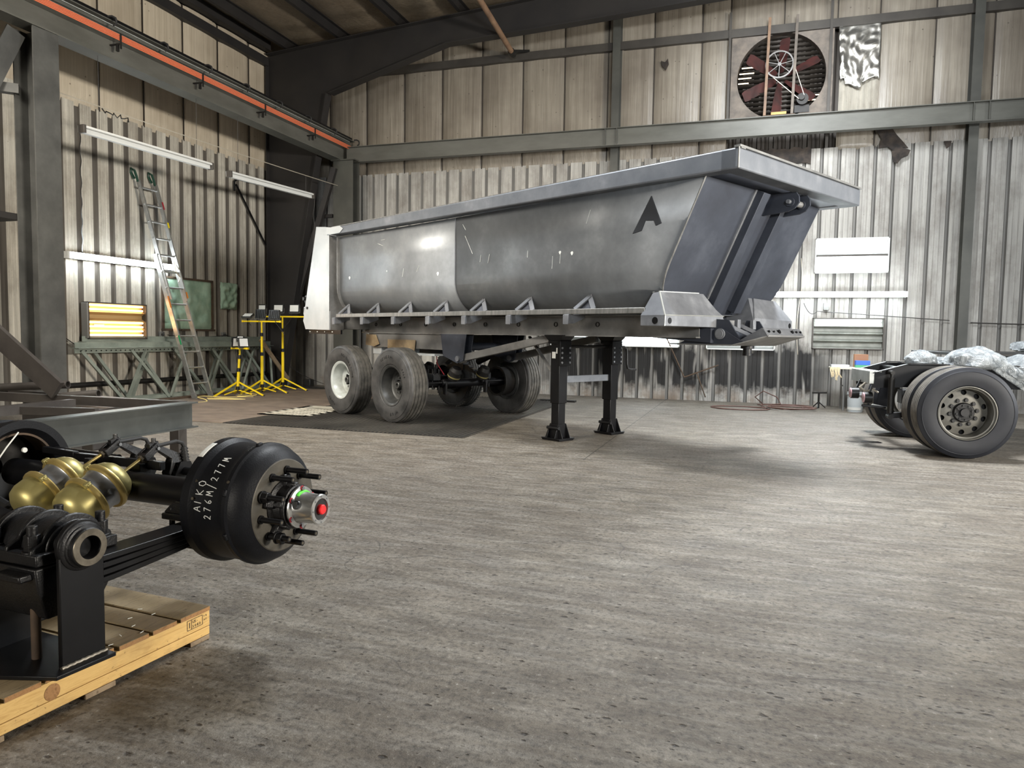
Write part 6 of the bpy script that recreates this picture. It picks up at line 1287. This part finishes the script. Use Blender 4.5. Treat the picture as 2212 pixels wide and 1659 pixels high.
# brake chambers, push rods, slack adjusters
def chamber(x, pts, first):
    kk = 1.07
    A_, B_ = Vector(pts[0]), Vector(pts[1]); ax_ = (B_-A_).normalized()
    prof_a = [(-0.055, 0), (-0.055, 0.03), (-0.05, 0.055), (-0.035, 0.076), (-0.01, 0.087), (0.03, 0.090)]
    ca = MB().lathe(A_, ax_, [(p*1.05, q*kk) for p, q in prof_a+[(0.045, 0.091)]], 56).build('brake_chamber', 'gold_zinc', AA, smooth=40); ca['label'] = 'gold brake chamber nearer the drum' if first else 'gold brake chamber farther from the drum'
    MB().lathe(A_, ax_, [(p*1.05, q*kk) for p, q in [(0.043, 0.091), (0.045, 0.100), (0.052, 0.103), (0.062, 0.103), (0.068, 0.098), (0.068, 0.088)]], 56).build('clamp_band', 'gold_zinc_ring', ca, smooth=40)
    MB().lathe(A_, ax_, [(p*1.05, q*kk) for p, q in [(0.066, 0.090), (0.070, 0.083), (0.10, 0.081), (0.128, 0.084), (0.134, 0.090)]], 56).build('centre_housing', 'alu_cast', ca, smooth=40)
    MB().lathe(A_, ax_, [(p*1.05, q*kk) for p, q in [(0.132, 0.088), (0.134, 0.099), (0.142, 0.103), (0.152, 0.103), (0.158, 0.1), (0.160, 0.09)]], 56).build('clamp_band', 'gold_zinc_ring', ca, smooth=40)
    MB().lathe(A_, ax_, [(p*1.05, q*kk) for p, q in [(0.158, 0.091), (0.175, 0.090), (0.195, 0.082), (0.215, 0.066), (0.225, 0.045), (0.228, 0.0)]], 56).build('front_housing', 'gold_zinc', ca, smooth=40)
    s1, s2, _ = orient(ax_)
    for t_, a in ((0.055, 2.2), (0.147, 1.2), (0.147, 5.2)):
        c = A_+ax_*t_+(s1*math.cos(a)+s2*math.sin(a))*0.108
        m = MB().box((-0.013, -0.02, -0.01), (0.013, 0.02, 0.01)); 
        e = MB().nut(c-Vector((0.018, 0, 0)), c+Vector((0.018, 0, 0)), 0.0095); e.bar(c-ax_*0.014, c+ax_*0.014, 0.02, 0.02); e.build('clamp_nut', 'gold_zinc', ca, bevel=0.003)
    for a in (0.4, 1.5, 3.0, 4.2):
        for t_, r_ in ((0.02, 0.0902), (0.185, 0.0875)):
            d = s1*math.cos(a)+s2*math.sin(a); c = A_+ax_*t_+d*r_; MB().cyl(c-d*0.003, c+d*0.001, 0.0035, n=10).build('vent_hole', 'black_paint', ca)
    d = (Vector((1, 0, 0.2))).normalized(); c = A_+ax_*0.1+d*0.076; MB().cyl(c, c+d*0.022, 0.012, n=16).build('air_port', 'alu_cast', ca)
    d = (Vector((0.2, -0.5, 0.8))).normalized(); c = A_+ax_*0.1+d*0.074; MB().bar(c-ax_*0.02, c+ax_*0.02, 0.03, 0.02, d).build('cast_boss', 'alu_cast', ca, bevel=0.003)
    R0 = A_+ax_*0.22; R1 = B_-ax_*0.03
    MB().cyl(R0, R1, 0.0075, n=14).build('push_rod', 'gold_zinc_ring', AA)
    sl = MB().nut(R1-ax_*0.012, R1+ax_*0.012, 0.017).build('rod_nut', 'machined', AA)
    # clevis and slack adjuster, standing up from the camshaft
    cs = Vector((x+0.03, 0.85, 0.63))
    m = MB()
    for o_ in (-0.02, 0.02): m.bar(R1+ax_*0.005+Vector((o_, 0, 0)), R1+ax_*0.085+Vector((o_, 0, 0.012)), 0.010, 0.034, (0, 0, 1))
    m.bar(R1, R1+ax_*0.02, 0.05, 0.034); m.build('clevis', 'black_cast', sl, bevel=0.003)
    top_ = R1+ax_*0.07+Vector((0, 0, 0.006))
    MB().cyl(top_-Vector((0.034, 0, 0)), top_+Vector((0.034, 0, 0)), 0.008, n=12).build('clevis_pin', 'chrome', sl)
    m = MB().loft([[top_+Vector((sx*0.011, sy*0.022, 0.012)) for sx, sy in ((-1, -1), (1, -1), (1, 1), (-1, 1))], [cs+Vector((sx*0.02, sy*0.045+0.005, 0.065)) for sx, sy in ((-1, -1), (1, -1), (1, 1), (-1, 1))], [cs+Vector((sx*0.026, sy*0.062, 0.0)) for sx, sy in ((-1, -1), (1, -1), (1, 1), (-1, 1))], [cs+Vector((sx*0.024, sy*0.05, -0.05)) for sx, sy in ((-1, -1), (1, -1), (1, 1), (-1, 1))]])
    m.cyl(cs-Vector((0.028, 0, 0)), cs+Vector((0.028, 0, 0)), 0.040, n=24); m.cyl(cs+Vector((-0.012, 0.05, -0.01)), cs+Vector((-0.012, 0.05, 0.08)), 0.016, n=12)
    sa = m.build('slack_adjuster', 'black_cast', AA, bevel=0.004)
    MB().box((cs.x+0.0285, cs.y-0.02, cs.z+0.010), (cs.x+0.0305, cs.y+0.025, cs.z+0.032)).build('data_plate', 'zinc_light', sa)
    m = MB()
    t0 = cs+Vector((0.035, 0.03, 0.03)); t1 = cs+Vector((0.03, 0.02, 0.115))
    for k in range(6): c = t0.lerp(t1, k/6); m.cyl(c, c+(t1-t0)/12, 0.017); m.cyl(c+(t1-t0)/12, c+(t1-t0)/6, 0.013)
    m.tube([t1, t1+Vector((0, -0.01, 0.02)), t1+Vector((-0.01, -0.035, 0.03)), top_+Vector((0.02, 0, 0.01))], 0.009, 8); m.build('rubber_boot', 'black_rubber', sa)
    m = MB().cyl(top_+Vector((0, 0, 0.012)), top_+Vector((0, 0.0, 0.045)), 0.010, n=8); m.bar(top_+Vector((0, -0.03, 0.01)), top_+Vector((0, 0.02, 0.02)), 0.02, 0.022); m.build('adjuster_bolt', 'black_cast', sa)
    m = MB().prism([cs+Vector((0.045, y_, z_)) for y_, z_ in ((-0.06, -0.02), (-0.02, 0.05), (0.04, 0.045), (0.06, 0.0), (0.03, -0.05), (-0.04, -0.06))], (0.008, 0, 0)); m.build('anchor_plate', 'black_paint', sa)
chamber(-0.515, ((-0.515, 0.355, 0.552), (-0.5, 0.70, 0.730)), True)
chamber(-0.745, ((-0.745, 0.33, 0.565), (-0.72, 0.68, 0.737)), False)
# trunnion stand
m = MB().box((-0.018, -0.095, 0.155), (-0.0, 0.07, 0.57)); m.cyl((-0.018, -0.0125, 0.56), (-0.0, -0.0125, 0.56), 0.088, n=40); m.build('stand_post', 'black_paint', AA, bevel=0.003)
MB().prism([(-1.2, -0.212, 0.141), (-0.14, -0.207, 0.141), (0.035, -0.14, 0.141), (0.045, 0.075, 0.141), (-1.2, 0.12, 0.141)], (0, 0, 0.014)).build('base_plate', 'black_paint', AA, bevel=0.002)
m = MB(); m.tube([(0.004, -0.10+0.0085*i, 0.158+0.0012*math.sin(i*2.3)) for i in range(21)], 0.007, 8); m.build('weld_bead', 'machined', AA)
m = MB().lathe((0, -0.0125, 0.556), (1, 0, 0), [(-0.01, 0.085), (0.004, 0.083), (0.008, 0.078), (0.010, 0.073), (0.018, 0.072), (0.021, 0.066), (0.036, 0.066), (0.040, 0.062), (0.041, 0.040), (0.036, 0.038), (-0.1, 0.038), (-0.1, 0.0)], 56); tr_ = m.build('trunnion_tube', 'black_cast', AA, smooth=30)
MB().lathe((0, -0.0125, 0.556), (1, 0, 0), [(0.0395, 0.0635), (0.0425, 0.0625), (0.0425, 0.0405), (0.0395, 0.0395)], 56, closed=True).build('tube_face', 'machined', tr_)
MB().box((-0.37, -0.07, 0.155), (-0.352, 0.06, 0.5)).build('stand_post', 'black_paint', AA); MB().box((-0.085, 0.06, 0.45), (-0.065, 0.10, 0.585)).build('stand_tab', 'black_paint', AA)
# spring saddle with cap, ribs and four bolts
sx0, sx1 = -0.38, -0.07; yc = 0.03
m = MB()
n = 20; arc = [(yc+0.105*math.cos(PI*i/n), 0.535+0.092*math.sin(PI*i/n)) for i in range(n+1)]
m.prism([(sx0+0.02, y_, z_) for y_, z_ in arc], (sx1-sx0-0.04, 0, 0)); m.box((sx0, yc-0.155, 0.50), (sx1, yc+0.155, 0.54))
for xx in (sx0+0.02, -0.235, sx1-0.045):
    arc2 = [(yc+0.118*math.cos(PI*i/n), 0.54+0.108*math.sin(PI*i/n)) for i in range(n+1)]; m.prism([(xx, y_, z_) for y_, z_ in [(yc+0.155, 0.535), (yc+0.15, 0.555)]+arc2[2:-2]+[(yc-0.15, 0.555), (yc-0.155, 0.535)]], (0.018, 0, 0))
cap = m.build('saddle_cap', 'black_cast', AA, smooth=40, bevel=0.005)
m = MB().loft([[(sx0, yc-0.16, 0.495), (sx1, yc-0.16, 0.495), (sx1, yc+0.16, 0.495), (sx0, yc+0.16, 0.495)], [(sx0, yc-0.15, 0.41), (sx1, yc-0.15, 0.41), (sx1, yc+0.14, 0.41), (sx0, yc+0.14, 0.41)], [(sx0+0.03, yc-0.10, 0.30), (sx1-0.03, yc-0.10, 0.30), (sx1-0.03, yc+0.10, 0.30), (sx0+0.03, yc+0.10, 0.30)]])
m.box((-0.22, yc-0.2, 0.455), (-0.09, yc-0.14, 0.48)); m.build('saddle_base', 'black_cast', AA, bevel=0.006)
for x, y_ in ((-0.335, yc+0.12), (-0.115, yc+0.12), (-0.13, yc-0.125), (-0.335, yc-0.125)):
    m = MB().nut((x, y_, 0.54), (x, y_, 0.595 if y_ > 0 else 0.60), 0.026); m.cyl((x, y_, 0.538), (x, y_, 0.546), 0.033, n=20); m.cyl((x, y_, 0.59), (x, y_, 0.630), 0.017, n=16); m.build('saddle_bolt', 'black_cast', AA, bevel=0.002)
MB().cyl((-0.16, -0.07, 0.155), (-0.16, -0.07, 0.42), 0.016, n=14).build('tie_rod', 'rust', AA)
# leaf spring
def leaf(mb, x0, x1, ya, yb_, fn, th, n=16):
    rings = []
    for i in range(n+1):
        y_ = ya+(yb_-ya)*i/n; z = fn(y_); rings.append([(x0, y_, z-th), (x1, y_, z-th), (x1, y_, z), (x0, y_, z)])
    mb.loft(rings)
for k in range(4):
    ya, yb_ = (-0.55+0.03*k, 0.72-0.035*k)
    fn = lambda y_, k=k: 0.497-0.026*k-0.008*k*0+0.0*(y_)+0.10*max(0, (y_-0.1))**2*(0.3+0.0*k)+0.02*max(0, y_-0.1)*k
    m = MB(); leaf(m, -0.115, -0.005, 0.04, yb_, fn, 0.021); m.build('spring_leaf', 'black_paint', AA, bevel=0.003, smooth=50)
m = MB().box((-0.2, 0.50, 0.508), (0.0, 0.76, 0.535)); m.box((-0.17, 0.54, 0.535), (-0.03, 0.72, 0.58)); m.prism([(-0.2, 0.51, 0.535), (-0.03, 0.51, 0.535), (-0.05, 0.54, 0.575), (-0.18, 0.54, 0.575)], (0, 0.015, 0)); m.box((-0.2, 0.50, 0.40), (0.0, 0.76, 0.43)); m.build('spring_seat', 'black_cast', AA, bevel=0.006)
for x in (-0.17, -0.03):
    for y_ in (0.53, 0.73): MB().cyl((x, y_, 0.39), (x, y_, 0.555), 0.012, n=12).build('seat_bolt', 'black_cast', AA)
# far-side parts, mostly in the dark at the left edge
m = MB().bar((-1.25, 0.10, 0.30), (-0.42, 0.08, 0.27), 0.16, 0.05); m.bar((-1.25, 0.05, 0.24), (-0.42, 0.06, 0.215), 0.14, 0.04); m.bar((-1.2, -0.05, 0.19), (-0.36, 0.0, 0.185), 0.1, 0.035); m.build('spring_leaf', 'black_paint', AA, bevel=0.004)
m = MB().lathe((-0.55, -0.02, 0.265), (1, 0, 0), [(-0.2, 0.022), (0.02, 0.022), (0.02, 0.012), (-0.2, 0.012)], 20, closed=True); m.build('spring_bushing', 'machined', AA)
m = MB().box((-0.9, 0.02, 0.155), (-0.45, 0.3, 0.2)); m.bar((-1.0, 0.3, 0.45), (-0.6, 0.25, 0.42), 0.1, 0.14); m.build('cross_support', 'black_paint', AA, bevel=0.006)
m = MB().tube([(-1.2, 0.45, 0.52), (-1.0, 0.4, 0.50), (-0.9, 0.42, 0.56), (-0.8, 0.5, 0.54)], 0.02, 8); m.build('air_line', 'black_rubber', AA)
# welding slag and wood splinters scattered near the pallet
m = MB(); rnd = random.Random(11)
for (x, y_) in ((-0.2, 0.33), (-0.12, 0.28), (-0.08, 0.2), (-0.05, 0.12), (-0.12, 0.12), (-0.04, 0.25), (-0.25, 0.42), (-0.15, 0.40)):
    a = rnd.uniform(0, 3); m.cyl((x, y_, 0.1425), (x+0.018*math.cos(a), y_+0.018*math.sin(a), 0.1425), 0.0012, n=5)
sp_ = m.build('wood_splinters', 'spark_white', PL)
# oil spot and grit on the floor
def floor_spot(x, y, rx_, ry_, mat, lab, seed):
    rnd_ = random.Random(seed); m = MB(); n = 22; m.prism([(x+rx_*math.cos(2*PI*i/n)*(1+rnd_.uniform(-.25, .25)), y+ry_*math.sin(2*PI*i/n)*(1+rnd_.uniform(-.25, .25)), 0.0005) for i in range(n)], (0, 0, 0.001))
    return tag(m.build('oil_spot', mat, shade=False), lab, 'oil spot')
floor_spot(1.55, 10.3, 0.12, 0.10, 'gloss_black_tape', 'small black oil spot on the floor left of the truck wheels', 4)
